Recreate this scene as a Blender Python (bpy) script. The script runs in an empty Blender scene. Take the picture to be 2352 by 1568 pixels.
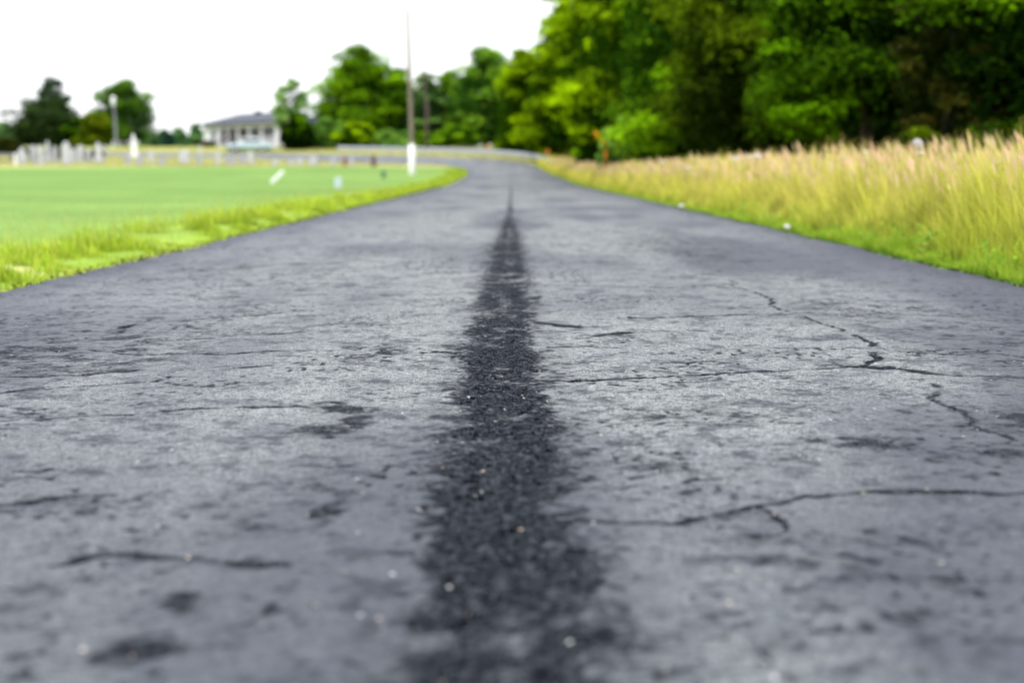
import bpy, math, random
import numpy as np
from mathutils import Vector

C = bpy.context
SC = C.scene
COL = SC.collection
R = math.radians
rng = np.random.default_rng(7)

# ------------------------------------------------------------------ camera, sky, sun, exposure
EYE = 0.70                     # height of the lens over the road
FPX = 3267.0                   # focal length in pixels of a 2352 px wide picture (50 mm lens)
PITCH = math.atan(393.0 / FPX)
cam = bpy.data.cameras.new('camera')
cam.lens = 50.0; cam.sensor_width = 36.0
cam.clip_start = 0.05; cam.clip_end = 3000
cam.dof.use_dof = True; cam.dof.focus_distance = 5.0; cam.dof.aperture_fstop = 1.75
cam.dof.aperture_blades = 9
camo = bpy.data.objects.new('camera', cam); COL.objects.link(camo)
camo.location = (0, 0, EYE); camo.rotation_euler = (math.pi / 2 - PITCH, 0, 0)
SC.camera = camo

SUN_EL, SUN_AZ = R(62), R(215)
W = bpy.data.worlds.new('World'); SC.world = W; W.use_nodes = True
wt = W.node_tree; wt.nodes.clear()
wo = wt.nodes.new('ShaderNodeOutputWorld'); bg = wt.nodes.new('ShaderNodeBackground')
sky = wt.nodes.new('ShaderNodeTexSky'); sky.sky_type = 'NISHITA'; sky.sun_disc = False
sky.sun_elevation = SUN_EL; sky.sun_rotation = SUN_AZ
tc = wt.nodes.new('ShaderNodeTexCoord'); sep = wt.nodes.new('ShaderNodeSeparateXYZ')
ramp = wt.nodes.new('ShaderNodeMapRange'); ramp.inputs[1].default_value = 0.0; ramp.inputs[2].default_value = 1.0
ramp.inputs[3].default_value = 4.9; ramp.inputs[4].default_value = 19.5
cc = wt.nodes.new('ShaderNodeCombineColor')      # overcast: brighter towards the zenith
mul = wt.nodes.new('ShaderNodeMix'); mul.data_type = 'RGBA'; mul.blend_type = 'MULTIPLY'; mul.inputs[0].default_value = 1
mul.inputs[7].default_value = (0.965, 0.98, 1.0, 1)
mixs = wt.nodes.new('ShaderNodeMix'); mixs.data_type = 'RGBA'; mixs.inputs[0].default_value = 0.9
wt.links.new(tc.outputs['Generated'], sep.inputs[0]); wt.links.new(sep.outputs[2], ramp.inputs[0])
for i in range(3): wt.links.new(ramp.outputs[0], cc.inputs[i])
wt.links.new(cc.outputs[0], mul.inputs[6]); wt.links.new(sky.outputs[0], mixs.inputs[6]); wt.links.new(mul.outputs[2], mixs.inputs[7])
wt.links.new(mixs.outputs[2], bg.inputs[0]); bg.inputs[1].default_value = 0.12
wt.links.new(bg.outputs[0], wo.inputs[0])

sl = bpy.data.lights.new('sun', 'SUN'); sl.energy = 1.3; sl.angle = R(14); sl.color = (1, 0.96, 0.88)
so = bpy.data.objects.new('sun', sl); COL.objects.link(so)
so.rotation_euler = (math.pi / 2 - SUN_EL, 0, R(180) - SUN_AZ)
SC.view_settings.view_transform = 'Standard'; SC.view_settings.look = 'None'
SC.view_settings.gamma = 1.0; SC.view_settings.use_curve_mapping = False
SC.view_settings.exposure = 1.15
SC.render.film_transparent = False
SC.cycles.use_denoising = True; SC.cycles.denoising_prefilter = 'ACCURATE'
SC.cycles.max_bounces = 6; SC.cycles.diffuse_bounces = 3; SC.cycles.transmission_bounces = 3
SC.cycles.sample_clamp_indirect = 6

# ------------------------------------------------------------------ helpers
def px(u, Y):
    """world X of picture column u (2352 wide) at depth Y near eye level"""
    s = Y * math.cos(PITCH)
    return (u - 1176.0) * s / FPX

def floor_pt(u, v):
    """where the ray through (u,v) meets the flat road"""
    dx = (u - 1176.0) / FPX; dy = (784.0 - v) / FPX
    fy, fz = math.cos(PITCH), -math.sin(PITCH)
    uy, uz = math.sin(PITCH), math.cos(PITCH)
    dyw = fy + dy * uy; dzw = fz + dy * uz
    t = -EYE / dzw
    return (dx * t, dyw * t)

ZK = [(-60, 0), (62, 0), (80, .15), (95, .36), (107, .62), (120, 1.0), (132, 1.55), (140, 1.95), (150, 2.5), (160, 3.25),
      (175, 3.55), (200, 3.95), (260, 4.7), (400, 6.0), (2500, 8.0)]
_zy = np.array([k[0] for k in ZK], float); _zz = np.array([k[1] for k in ZK], float)
_yi = np.concatenate([np.arange(-60, 261, 1.0), np.array([400.0, 2500.0])])
_zi = np.interp(_yi, _zy, _zz)
for _ in range(12):
    _zi[1:-3] = 0.25 * _zi[:-4] + 0.5 * _zi[1:-3] + 0.25 * _zi[2:-2]
def gz(Y):
    return np.interp(Y, _yi, _zi)

def vtop(v, Y):
    """height z seen at picture row v at depth Y"""
    return EYE + (391.0 - v) / FPX * Y * 1.01

def tag(o, label=None, cat=None, group=None, kind=None):
    if label: o['label'] = label
    if cat: o['category'] = cat
    if group: o['group'] = group
    if kind: o['kind'] = kind
    return o

def empty(name, loc, label, cat, group=None, rz=0.0):
    o = bpy.data.objects.new(name, None); COL.objects.link(o)
    o.location = loc; o.rotation_euler = (0, 0, rz); o.empty_display_size = 0.3
    return tag(o, label, cat, group)

def quads_obj(name, v, f, mat, parent=None, col=None, smooth=False, extra=None):
    """fast mesh of quads; v (N,3) f (M,4) col (N,3)"""
    me = bpy.data.meshes.new(name)
    v = np.asarray(v, np.float32); f = np.asarray(f, np.int32)
    me.vertices.add(len(v)); me.vertices.foreach_set('co', v.ravel())
    me.loops.add(f.size); me.loops.foreach_set('vertex_index', f.ravel())
    me.polygons.add(len(f)); me.polygons.foreach_set('loop_start', np.arange(0, f.size, 4, dtype=np.int32))
    me.polygons.foreach_set('loop_total', np.full(len(f), 4, np.int32))
    if smooth: me.polygons.foreach_set('use_smooth', np.ones(len(f), bool))
    me.update(calc_edges=True)
    if col is not None:
        a = me.color_attributes.new('col', 'FLOAT_COLOR', 'POINT')
        c4 = np.ones((len(v), 4), np.float32); c4[:, :3] = col
        a.data.foreach_set('color', c4.ravel())
    for k, arr in (extra or {}).items():
        a = me.attributes.new(k, 'FLOAT', 'POINT'); a.data.foreach_set('value', np.asarray(arr, np.float32))
    me.materials.append(mat)
    o = bpy.data.objects.new(name, me); COL.objects.link(o)
    if parent: o.parent = parent
    return o

class MB:
    def __init__(s): s.v = []; s.f = []
    def add(s, vs, fs):
        n = len(s.v); s.v += [tuple(p) for p in vs]; s.f += [tuple(i + n for i in q) for q in fs]; return s
    def box(s, x0, x1, y0, y1, z0, z1):
        return s.add([(x0,y0,z0),(x1,y0,z0),(x1,y1,z0),(x0,y1,z0),(x0,y0,z1),(x1,y0,z1),(x1,y1,z1),(x0,y1,z1)],
                     [(0,3,2,1),(4,5,6,7),(0,1,5,4),(1,2,6,5),(2,3,7,6),(3,0,4,7)])
    def prism(s, prof, y0, y1):
        """profile in XZ extruded along y"""
        n = len(prof)
        vs = [(x, y0, z) for x, z in prof] + [(x, y1, z) for x, z in prof]
        fs = [tuple(range(n)), tuple(range(2 * n - 1, n - 1, -1))]
        fs += [(i, i + n, (i + 1) % n + n, (i + 1) % n) for i in range(n)]
        return s.add(vs, fs)
    def taper(s, x, y, z0, z1, a0, b0, a1, b1):
        return s.add([(x-a0,y-b0,z0),(x+a0,y-b0,z0),(x+a0,y+b0,z0),(x-a0,y+b0,z0),(x-a1,y-b1,z1),(x+a1,y-b1,z1),(x+a1,y+b1,z1),(x-a1,y+b1,z1)],
                     [(0,3,2,1),(4,5,6,7),(0,1,5,4),(1,2,6,5),(2,3,7,6),(3,0,4,7)])
    def tube(s, pts, rad, n=8, cap=True):
        pts = [Vector(p) for p in pts]; base = len(s.v); up = Vector((0, 0, 1))
        for i, p in enumerate(pts):
            d = (pts[min(i + 1, len(pts) - 1)] - pts[max(i - 1, 0)]).normalized()
            a = d.cross(up)
            if a.length < 0.05: a = d.cross(Vector((0, 1, 0)))
            a.normalize(); b = d.cross(a)
            for k in range(n):
                t = 2 * math.pi * k / n
                s.v.append(tuple(p + (a * math.cos(t) + b * math.sin(t)) * rad[i]))
        for i in range(len(pts) - 1):
            for k in range(n):
                s.f.append((base + i*n + k, base + i*n + (k+1) % n, base + (i+1)*n + (k+1) % n, base + (i+1)*n + k))
        if cap:
            s.f.append(tuple(base + k for k in range(n - 1, -1, -1)))
            s.f.append(tuple(base + (len(pts) - 1) * n + k for k in range(n)))
        return s
    def build(s, name, mat, parent=None, bevel=0.0, smooth=False):
        me = bpy.data.meshes.new(name); me.from_pydata(s.v, [], s.f)
        me.materials.append(mat)
        if smooth:
            for p in me.polygons: p.use_smooth = True
        me.update()
        o = bpy.data.objects.new(name, me); COL.objects.link(o)
        if parent: o.parent = parent
        if bevel > 0:
            m = o.modifiers.new('bevel', 'BEVEL'); m.width = bevel; m.segments = 2; m.limit_method = 'ANGLE'
        return o

def vnoise(x, y, cell, seed):
    """smooth value noise on arrays"""
    r = np.random.default_rng(seed).random((256, 256))
    gx = x / cell; gy = y / cell
    ix = np.floor(gx).astype(int); iy = np.floor(gy).astype(int)
    fx = gx - ix; fy = gy - iy
    fx = fx * fx * (3 - 2 * fx); fy = fy * fy * (3 - 2 * fy)
    a = r[ix & 255, iy & 255]; b = r[(ix + 1) & 255, iy & 255]
    c = r[ix & 255, (iy + 1) & 255]; d = r[(ix + 1) & 255, (iy + 1) & 255]
    return (a * (1 - fx) + b * fx) * (1 - fy) + (c * (1 - fx) + d * fx) * fy

def mat_new(name):
    m = bpy.data.materials.new(name); m.use_nodes = True
    t = m.node_tree; b = t.nodes['Principled BSDF']
    return m, t, b

def simple(name, col, rough=0.7, var=0.12, scale=6.0, metal=0.0, bump=0.0, spec=0.5):
    m, t, b = mat_new(name)
    tcn = t.nodes.new('ShaderNodeTexCoord'); n = t.nodes.new('ShaderNodeTexNoise')
    n.inputs['Scale'].default_value = scale; n.inputs['Detail'].default_value = 6
    t.links.new(tcn.outputs['Object'], n.inputs['Vector'])
    r = t.nodes.new('ShaderNodeValToRGB')
    r.color_ramp.elements[0].position = 0.3; r.color_ramp.elements[1].position = 0.7
    r.color_ramp.elements[0].color = tuple(c * (1 - var) for c in col) + (1,)
    r.color_ramp.elements[1].color = tuple(min(1, c * (1 + var)) for c in col) + (1,)
    t.links.new(n.outputs['Fac'], r.inputs[0]); t.links.new(r.outputs[0], b.inputs['Base Color'])
    b.inputs['Roughness'].default_value = rough; b.inputs['Metallic'].default_value = metal
    b.inputs['Specular IOR Level'].default_value = spec
    if bump:
        bp = t.nodes.new('ShaderNodeBump'); bp.inputs['Strength'].default_value = bump; bp.inputs['Distance'].default_value = 0.02
        t.links.new(n.outputs['Fac'], bp.inputs['Height']); t.links.new(bp.outputs[0], b.inputs['Normal'])
    return m

def leafy(name, transl=0.35, rough=0.6, spec=0.25):
    """per-blade / per-leaf colour from the mesh, thin translucent"""
    m, t, b = mat_new(name)
    a = t.nodes.new('ShaderNodeAttribute'); a.attribute_name = 'col'
    tr = t.nodes.new('ShaderNodeBsdfTranslucent'); mx = t.nodes.new('ShaderNodeMixShader')
    mx.inputs[0].default_value = transl
    t.links.new(a.outputs['Color'], b.inputs['Base Color']); t.links.new(a.outputs['Color'], tr.inputs['Color'])
    b.inputs['Roughness'].default_value = rough; b.inputs['Specular IOR Level'].default_value = spec
    out = t.nodes['Material Output']
    t.links.new(b.outputs[0], mx.inputs[1]); t.links.new(tr.outputs[0], mx.inputs[2]); t.links.new(mx.outputs[0], out.inputs['Surface'])
    return m

M = {}
M['leaf'] = leafy('leaf', 0.34, rough=.85, spec=0.02); M['grass'] = leafy('grass_blade', 0.4, rough=.85, spec=0.04)
M['bark'] = simple('bark', (0.055, 0.042, 0.032), 0.95, 0.3, 9, bump=0.6)
M['bark_grey'] = simple('bark_grey', (0.13, 0.11, 0.10), 0.95, 0.25, 9, bump=0.5)
M['polewood'] = simple('pole_wood', (0.16, 0.125, 0.10), 0.9, 0.2, 5, bump=0.3)
M['white'] = simple('white_paint', (0.62, 0.62, 0.62), 0.55, 0.05, 3)
M['marble'] = simple('marble', (0.36, 0.36, 0.39), 0.7, 0.14, 2.5)
M['marble2'] = simple('weathered_marble', (0.26, 0.26, 0.29), 0.8, 0.2, 2.5)
M['granite'] = simple('red_granite', (0.16, 0.05, 0.045), 0.5, 0.2, 20)
M['granite2'] = simple('dark_red_granite', (0.075, 0.022, 0.018), 0.45, 0.2, 20)
M['steel'] = simple('galvanised_steel', (0.42, 0.44, 0.46), 0.5, 0.1, 3, metal=0.55)
M['railpaint'] = simple('dull_zinc', (0.29, 0.31, 0.35), 0.6, 0.06, 3)
M['postwood'] = simple('weathered_post', (0.15, 0.13, 0.115), 0.9, 0.2, 5)
M['shaded_siding'] = simple('porch_shaded_siding', (0.20, 0.20, 0.235), 0.7, 0.06, 2)  # porch shade is darkened into the wall colour
M['trim'] = simple('white_trim', (0.50, 0.49, 0.53), 0.55, 0.04, 2)
M['glass'] = simple('dark_glass', (0.012, 0.03, 0.034), 0.12, 0.2, 2)
M['brownwood'] = simple('brown_wood', (0.07, 0.035, 0.035), 0.8, 0.2, 4)
M['teal'] = simple('teal_car_paint', (0.012, 0.13, 0.125), 0.25, 0.04, 2)
M['silver'] = simple('silver_car_paint', (0.42, 0.5, 0.53), 0.3, 0.04, 2)
M['tyre'] = simple('tyre_rubber', (0.02, 0.02, 0.02), 0.85, 0.2, 5)
M['greenbox'] = simple('green_enclosure', (0.02, 0.10, 0.055), 0.6, 0.1, 3)
M['bluewhite'] = simple('pale_blue_stone', (0.38, 0.45, 0.5), 0.6, 0.1, 3)
M['orange'] = simple('orange_reflector', (0.55, 0.17, 0.01), 0.5, 0.1, 3)
M['petal'] = simple('white_petals', (0.42, 0.40, 0.40), 0.8, 0.08, 30)
M['stem'] = simple('green_stem', (0.06, 0.11, 0.02), 0.8, 0.2, 10)
M['lampglass'] = simple('frosted_lamp_glass', (0.6, 0.58, 0.66), 0.4, 0.05, 3)
M['greymetal'] = simple('grey_metal_post', (0.2, 0.2, 0.24), 0.5, 0.1, 3, metal=0.4)

def roofmat():
    m, t, b = mat_new('grey_shingles')
    tcn = t.nodes.new('ShaderNodeTexCoord'); w = t.nodes.new('ShaderNodeTexBrick')
    w.inputs['Scale'].default_value = 3; w.inputs['Color1'].default_value = (0.014, 0.018, 0.034, 1)
    w.inputs['Color2'].default_value = (0.020, 0.024, 0.044, 1); w.inputs['Mortar'].default_value = (0.009, 0.011, 0.022, 1)
    t.links.new(tcn.outputs['Object'], w.inputs[0]); t.links.new(w.outputs[0], b.inputs['Base Color'])
    b.inputs['Roughness'].default_value = 0.85
    return m
M['roof'] = roofmat()

# ------------------------------------------------------------------ road
EL = np.array([(-2.87,-8),(-2.87,40),(-2.88,85),(-2.95,98),(-3.4,110),(-4.5,118),(-6.2,121.5),(-9,123.5),(-13,126),(-19,131),(-28,138),(-40,142),(-75,143),(-150,144)], float)
ER = np.array([(3.06,-8),(3.06,40),(2.9,85),(2.5,98),(2.25,112),(1.9,121),(1.0,128),(-1,134.5),(-5,139.5),(-12,143.5),(-24,147.5),(-38,150),(-75,151.5),(-150,152.5)], float)

def smooth_poly(P, n):
    t = np.concatenate([[0], np.cumsum(np.hypot(*np.diff(P, axis=0).T))])
    tt = np.linspace(0, t[-1], 1200)
    q = np.stack([np.interp(tt, t, P[:, 0]), np.interp(tt, t, P[:, 1])], 1)
    for _ in range(30):
        q[1:-1] = 0.25 * q[:-2] + 0.5 * q[1:-1] + 0.25 * q[2:]
    return q

def crack_field(x, y):
    """0..1 map of tar-dark cracks, patches and the centre joint on the near road"""
    dark = np.zeros_like(x)
    jx = (vnoise(x, y, .05, 11) - .5) * .035 + (vnoise(x, y, .22, 12) - .5) * .10
    jy = (vnoise(x, y, .05, 13) - .5) * .035 + (vnoise(x, y, .22, 14) - .5) * .10
    lines = [
        ([(1215,888),(1300,889),(1500,879),(1640,873),(1800,863),(1940,859),(1990,858)], .014, 1.0),
        ([(1985,860),(1998,840),(2010,828),(2060,822),(2150,826),(2352,838)], .013, .8),
        ([(1670,655),(1700,672),(1760,692),(1790,722),(1850,748),(1930,770),(2000,800),(2035,822)], .014, .5),
        ([(1930,852),(2060,868),(2140,880),(2352,888)], .035, .6),
        ([(2150,905),(2175,945),(2220,975),(2352,1035)], .018, .42),
        ([(1240,1225),(1340,1226),(1460,1236),(1560,1232),(1640,1208),(1720,1193),(1850,1182),(2000,1168),(2352,1163)], .013, .85),
        ([(1720,1195),(1780,1230),(1760,1255),(1700,1262)], .014, .6),
        ([(1400,672),(1520,672),(1680,664)], .022, .7), ([(1450,742),(1600,738),(1800,735)], .02, .8),
        ([(0,993),(110,982),(300,973),(470,966),(690,962)], .013, .95),
        ([(0,930),(60,916),(200,908),(400,896)], .012, .6),
        ([(0,888),(200,880),(330,868)], .02, .7),
        ([(80,826),(200,818),(330,827),(500,828),(640,826)], .013, .6),
        ([(250,782),(300,762),(350,742)], .04, .7), ([(400,752),(520,742),(620,735)], .02, .5),
        ([(340,800),(440,794),(560,785),(700,778)], .018, .5),
        ([(540,866),(640,862)], .012, .6),
        ([(0,1182),(90,1184),(150,1176),(280,1165)], .018, .8),
        ([(105,1336),(180,1330),(250,1326),(400,1326),(480,1325),(640,1326)], .018, .9),
        ([(1360,788),(1440,780)], .03, .7), ([(1020,826),(1060,828)], .02, .7),
        ([(1250,815),(1450,812)], .012, .5), ([(540,624),(640,616),(760,612)], .09, .4),
        ([(1240,758),(1320,762)], .05, .7), ([(1880,1310),(2100,1340),(2300,1360)], .012, .4),
    ]
    for pts, w, s in lines:
        P = [floor_pt(*p) for p in pts]
        ys = [p[1] for p in P]; xs = [p[0] for p in P]
        m = (y > min(ys) - .4) & (y < max(ys) + .4) & (x > min(xs) - .4) & (x < max(xs) + .4)
        if not m.any(): continue
        X = (x + jx)[m]; Y = (y + jy)[m]; best = np.full(X.shape, 9.0)
        for (ax, ay), (bx, by) in zip(P[:-1], P[1:]):
            dx, dy = bx - ax, by - ay
            t = np.clip(((X - ax) * dx + (Y - ay) * dy) / (dx * dx + dy * dy + 1e-9), 0, 1)
            best = np.minimum(best, np.hypot(X - ax - t * dx, Y - ay - t * dy))
        brk = np.clip(vnoise(X, Y, .13, 21) * 1.6 + .12, 0, 1)
        dark[m] = np.maximum(dark[m], 1.15 * s * brk * np.clip(1.2 - best / w, 0, 1))
        dark[m] = np.maximum(dark[m], s * .35 * np.clip(1 - best / (w * 4), 0, 1) * vnoise(X, Y, .08, 22))
    blobs = [(570,1225,.07,.10,.8),(600,1190,.08,.07,.6),(700,1200,.05,.12,.7),(745,1150,.05,.10,.5),(720,1010,.10,.10,.8),(760,955,.10,.14,.8),
             (800,985,.06,.14,.6),(210,1215,.06,.05,.7),(410,1420,.055,.06,.9),(640,1450,.03,.06,.8),(600,1480,.05,.03,.6),(330,1545,.09,.06,.9),
             (1350,1105,.07,.10,.7),(1460,960,.10,.14,.7),(1660,960,.12,.12,.5),(1500,1090,.05,.06,.5),(1460,1370,.06,.05,.6),(1320,1530,.05,.05,.6),
             (850,820,.12,.22,.7),(1230,703,.06,.3,.7),(1700,1090,.10,.07,.4),(1760,1330,.07,.06,.5),(1860,1345,.05,.05,.5),(2070,1440,.07,.05,.6),
             (1960,1040,.18,.10,.5),(2280,1075,.2,.14,.5),(2310,985,.25,.25,.45),(160,830,.5,.7,.45),(330,800,.25,.5,.4),(60,760,.4,1.0,.3),
             (2200,760,.5,1.2,.3),(2000,740,.35,1.2,.3),(1560,570,.5,3.0,.35),(480,640,.5,1.5,.25),(2100,1280,.1,.05,.4),(900,1200,.05,.05,.3),
             (860,1300,.03,.03,.4),(1900,1500,.08,.05,.4),(1120,1520,.05,.05,.5)]
    for u, v, rx, ry, s in blobs:
        cx, cy = floor_pt(u, v)
        m = (abs(x - cx) < rx * 2.2) & (abs(y - cy) < ry * 2.2)
        if not m.any(): continue
        d = np.hypot((x[m] + jx[m] * 1.2 - cx) / rx, (y[m] + jy[m] * 1.2 - cy) / ry)
        tex = vnoise(x[m], y[m], .035, 31) * .5 + vnoise(x[m], y[m], .09, 32) * .8
        dark[m] = np.maximum(dark[m], .52 * s * np.clip(1.6 - d * 1.1, 0, 1) * np.clip(tex * 2.2 - .7, 0, 1.15))
    # the centre joint, worn and ragged
    w = np.interp(y, [0, 3, 5, 8, 12, 16, 21, 28, 45, 70], [.135, .13, .128, .125, .13, .10, .05, .035, .03, .0])
    cx = np.interp(y, [0, 2, 3, 5, 8, 12, 20, 60], [-.0, .005, -.03, -.045, -.04, -.035, -.035, -.03])
    edge = (vnoise(x, y, .02, 41) - .5) * .05 + (vnoise(x, y, .07, 42) - .5) * .05 + (vnoise(x, y, .35, 48) - .5) * .05
    dd = abs(x + edge * .8 - cx)
    core = np.clip((w - dd) / .09 + .45, 0, 1)
    tex = vnoise(x, y, .02, 43) * .35 + vnoise(x, y, .06, 44) * .4 + vnoise(x, y, .3, 45) * .25
    strip = core * np.clip(tex * 1.55 - .06, 0, 1) * np.clip(.44 + vnoise(x, y, .11, 53) * 1.15 + (vnoise(x, y, .3, 54) - .5) * .6, 0, 1) * np.interp(y, [0, 9, 13, 60], [1, 1, .8, .75])
    # paler core between two darker flanks
    mid = np.clip(1 - abs(x - cx) / .05, 0, 1) * np.clip(vnoise(x, y, .5, 46) * 1.4 - .3, 0, 1)
    strip *= 1 - .55 * mid
    dark = np.maximum(dark, strip)
    side = np.clip(1 - (dd - w) / .12, 0, 1) * (dd > w) * np.clip(vnoise(x, y, .035, 47) * 2.4 - 1.35, 0, 1)
    dark = np.maximum(dark, side * .6 * (w > .06))
    halo = .27 * np.clip(1 - (dd - w) / .17, 0, 1) * np.clip(vnoise(x, y, .25, 49) * 1.6 - .2, 0, 1) * (w > .06)
    dark = np.maximum(dark, halo)
    # scattered raveled pits
    pit = np.clip(vnoise(x, y, .022, 51) * 3 - 1.85, 0, 1) * np.clip(vnoise(x, y, .35, 52) * 2.2 - .8, 0, 1)
    return np.maximum(dark, pit * .52), strip

def build_road():
    rows = [-8.0, -2.0]
    y = 1.2
    while y < 78:
        rows.append(y); y += 0.0075 * max(1.0, (y / 4.0) ** 1.55)
    rows = np.array(rows)
    cx = np.linspace(0, 1, 640)
    # denser columns in the middle band
    t = cx + 0.055 * np.sin(2 * math.pi * cx) / 1.0 * 0.6
    L = np.interp(rows, EL[:3, 1], EL[:3, 0]); Rr = np.interp(rows, ER[:3, 1], ER[:3, 0])
    rag = lambda yy, sd: (vnoise(yy, yy * 0, .12, sd) - .5) * .06 + (vnoise(yy, yy * 0, 1.6, sd + 1) - .5) * .09
    L = L + rag(rows, 61); Rr = Rr + rag(rows, 63)
    X = L[:, None] + (Rr - L)[:, None] * t[None, :]
    Y = np.repeat(rows[:, None], len(t), 1)
    n_near = len(rows)
    dark, strip = crack_field(X, Y)
    fade = np.clip(1 - (Y - 30) / 30, 0, 1)
    rough = (vnoise(X, Y, .018, 71) - .5) * .0030 + (vnoise(X, Y, .045, 72) - .5) * .0042 + (vnoise(X, Y, .16, 73) - .5) * .005 + (vnoise(X, Y, .8, 74) - .5) * .007
    rough += strip * ((vnoise(X, Y, .022, 75) - .5) * .014 + (vnoise(X, Y, .05, 76) - .5) * .010) * np.clip(1.3 - Y / 14, .2, 1)
    Z = .028 + rough * fade - dark * .006 * fade + (gz(Y) if True else 0)
    edge_d = np.minimum(X - L[:, None], Rr[:, None] - X)
    Z -= np.clip(1 - edge_d / .12, 0, 1) ** 2 * .024
    # far bend
    qL = smooth_poly(EL, 0); qR = smooth_poly(ER, 0)
    sL = qL[qL[:, 1] > 0]; sL = qL[(np.cumsum(np.hypot(*np.diff(qL, axis=0, prepend=qL[:1]).T)) > 0)]
    iL = np.argmax(qL[:, 1] > rows[-1]); iR = np.argmax(qR[:, 1] > rows[-1])
    k = 170
    fl = qL[np.linspace(iL, len(qL) - 1, k).astype(int)]; fr = qR[np.linspace(iR, len(qR) - 1, k).astype(int)]
    # match the two edges by control points rather than by length
    def bykeys(P, keys_y0):
        pts = [np.array([np.interp(rows[-1], P[:, 1][:3], P[:, 0][:3]), rows[-1]])] + [p for p in P if p[1] > rows[-1] + .1]
        pts = np.array(pts); tt = np.linspace(0, len(pts) - 1, k)
        q = np.stack([np.interp(tt, np.arange(len(pts)), pts[:, 0]), np.interp(tt, np.arange(len(pts)), pts[:, 1])], 1)
        for _ in range(40): q[1:-1] = .25 * q[:-2] + .5 * q[1:-1] + .25 * q[2:]
        return q
    fl = bykeys(EL, 0); fr = bykeys(ER, 0)
    fl[0] = (X[-1, 0], rows[-1]); fr[0] = (X[-1, -1], rows[-1])
    FX = fl[1:, 0][:, None] * (1 - t) + fr[1:, 0][:, None] * t
    FY = fl[1:, 1][:, None] * (1 - t) + fr[1:, 1][:, None] * t
    FZ = gz(FY) + .03
    X = np.vstack([X, FX]); Y = np.vstack([Y, FY]); Z = np.vstack([Z, FZ])
    dark = np.vstack([dark, np.zeros_like(FX)]); strip = np.vstack([strip, np.zeros_like(FX)])
    edge_d = np.vstack([edge_d, np.minimum(t, 1 - t)[None, :] * 5.9 + 0 * FX])
    nr, nc = X.shape
    v = np.stack([X.ravel(), Y.ravel(), Z.ravel()], 1)
    idx = np.arange(nr * nc).reshape(nr, nc)
    f = np.stack([idx[:-1, :-1].ravel(), idx[:-1, 1:].ravel(), idx[1:, 1:].ravel(), idx[1:, :-1].ravel()], 1)
    # lane-wide wear: smoother pale wheel paths, darker margins
    wear = vnoise(X, Y * .35, .9, 81) * .5 + vnoise(X, Y * .2, .35, 82) * .3 + vnoise(X, Y, 2.5, 83) * .2
    sm = lambda q: np.clip(q, 0, 1) ** 2 * (3 - 2 * np.clip(q, 0, 1))
    wob = (vnoise(X, Y, 1.1, 84) - .5) * .5
    wear -= .22 * sm((X + wob - 1.05) / .45) * sm((Y - 3.0) / .9) * sm((17 - Y) / 5) + .13 * sm((-1.2 - X + wob) / .4) * sm((Y - 3.9) / .8) * sm((15 - Y) / 5)
    wear += .05 * sm(1 - abs(X - .55) / .5) + .05 * sm(1 - abs(X + .6) / .6)
    o = quads_obj('road', v, f, asphalt(), smooth=True,
                  extra={'dark': dark.ravel(), 'edge': np.clip(edge_d, 0, 3).ravel(), 'wear': wear.ravel()})
    return tag(o, 'worn grey asphalt country road with dark tarred centre joint and cracks', kind='structure')

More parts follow.
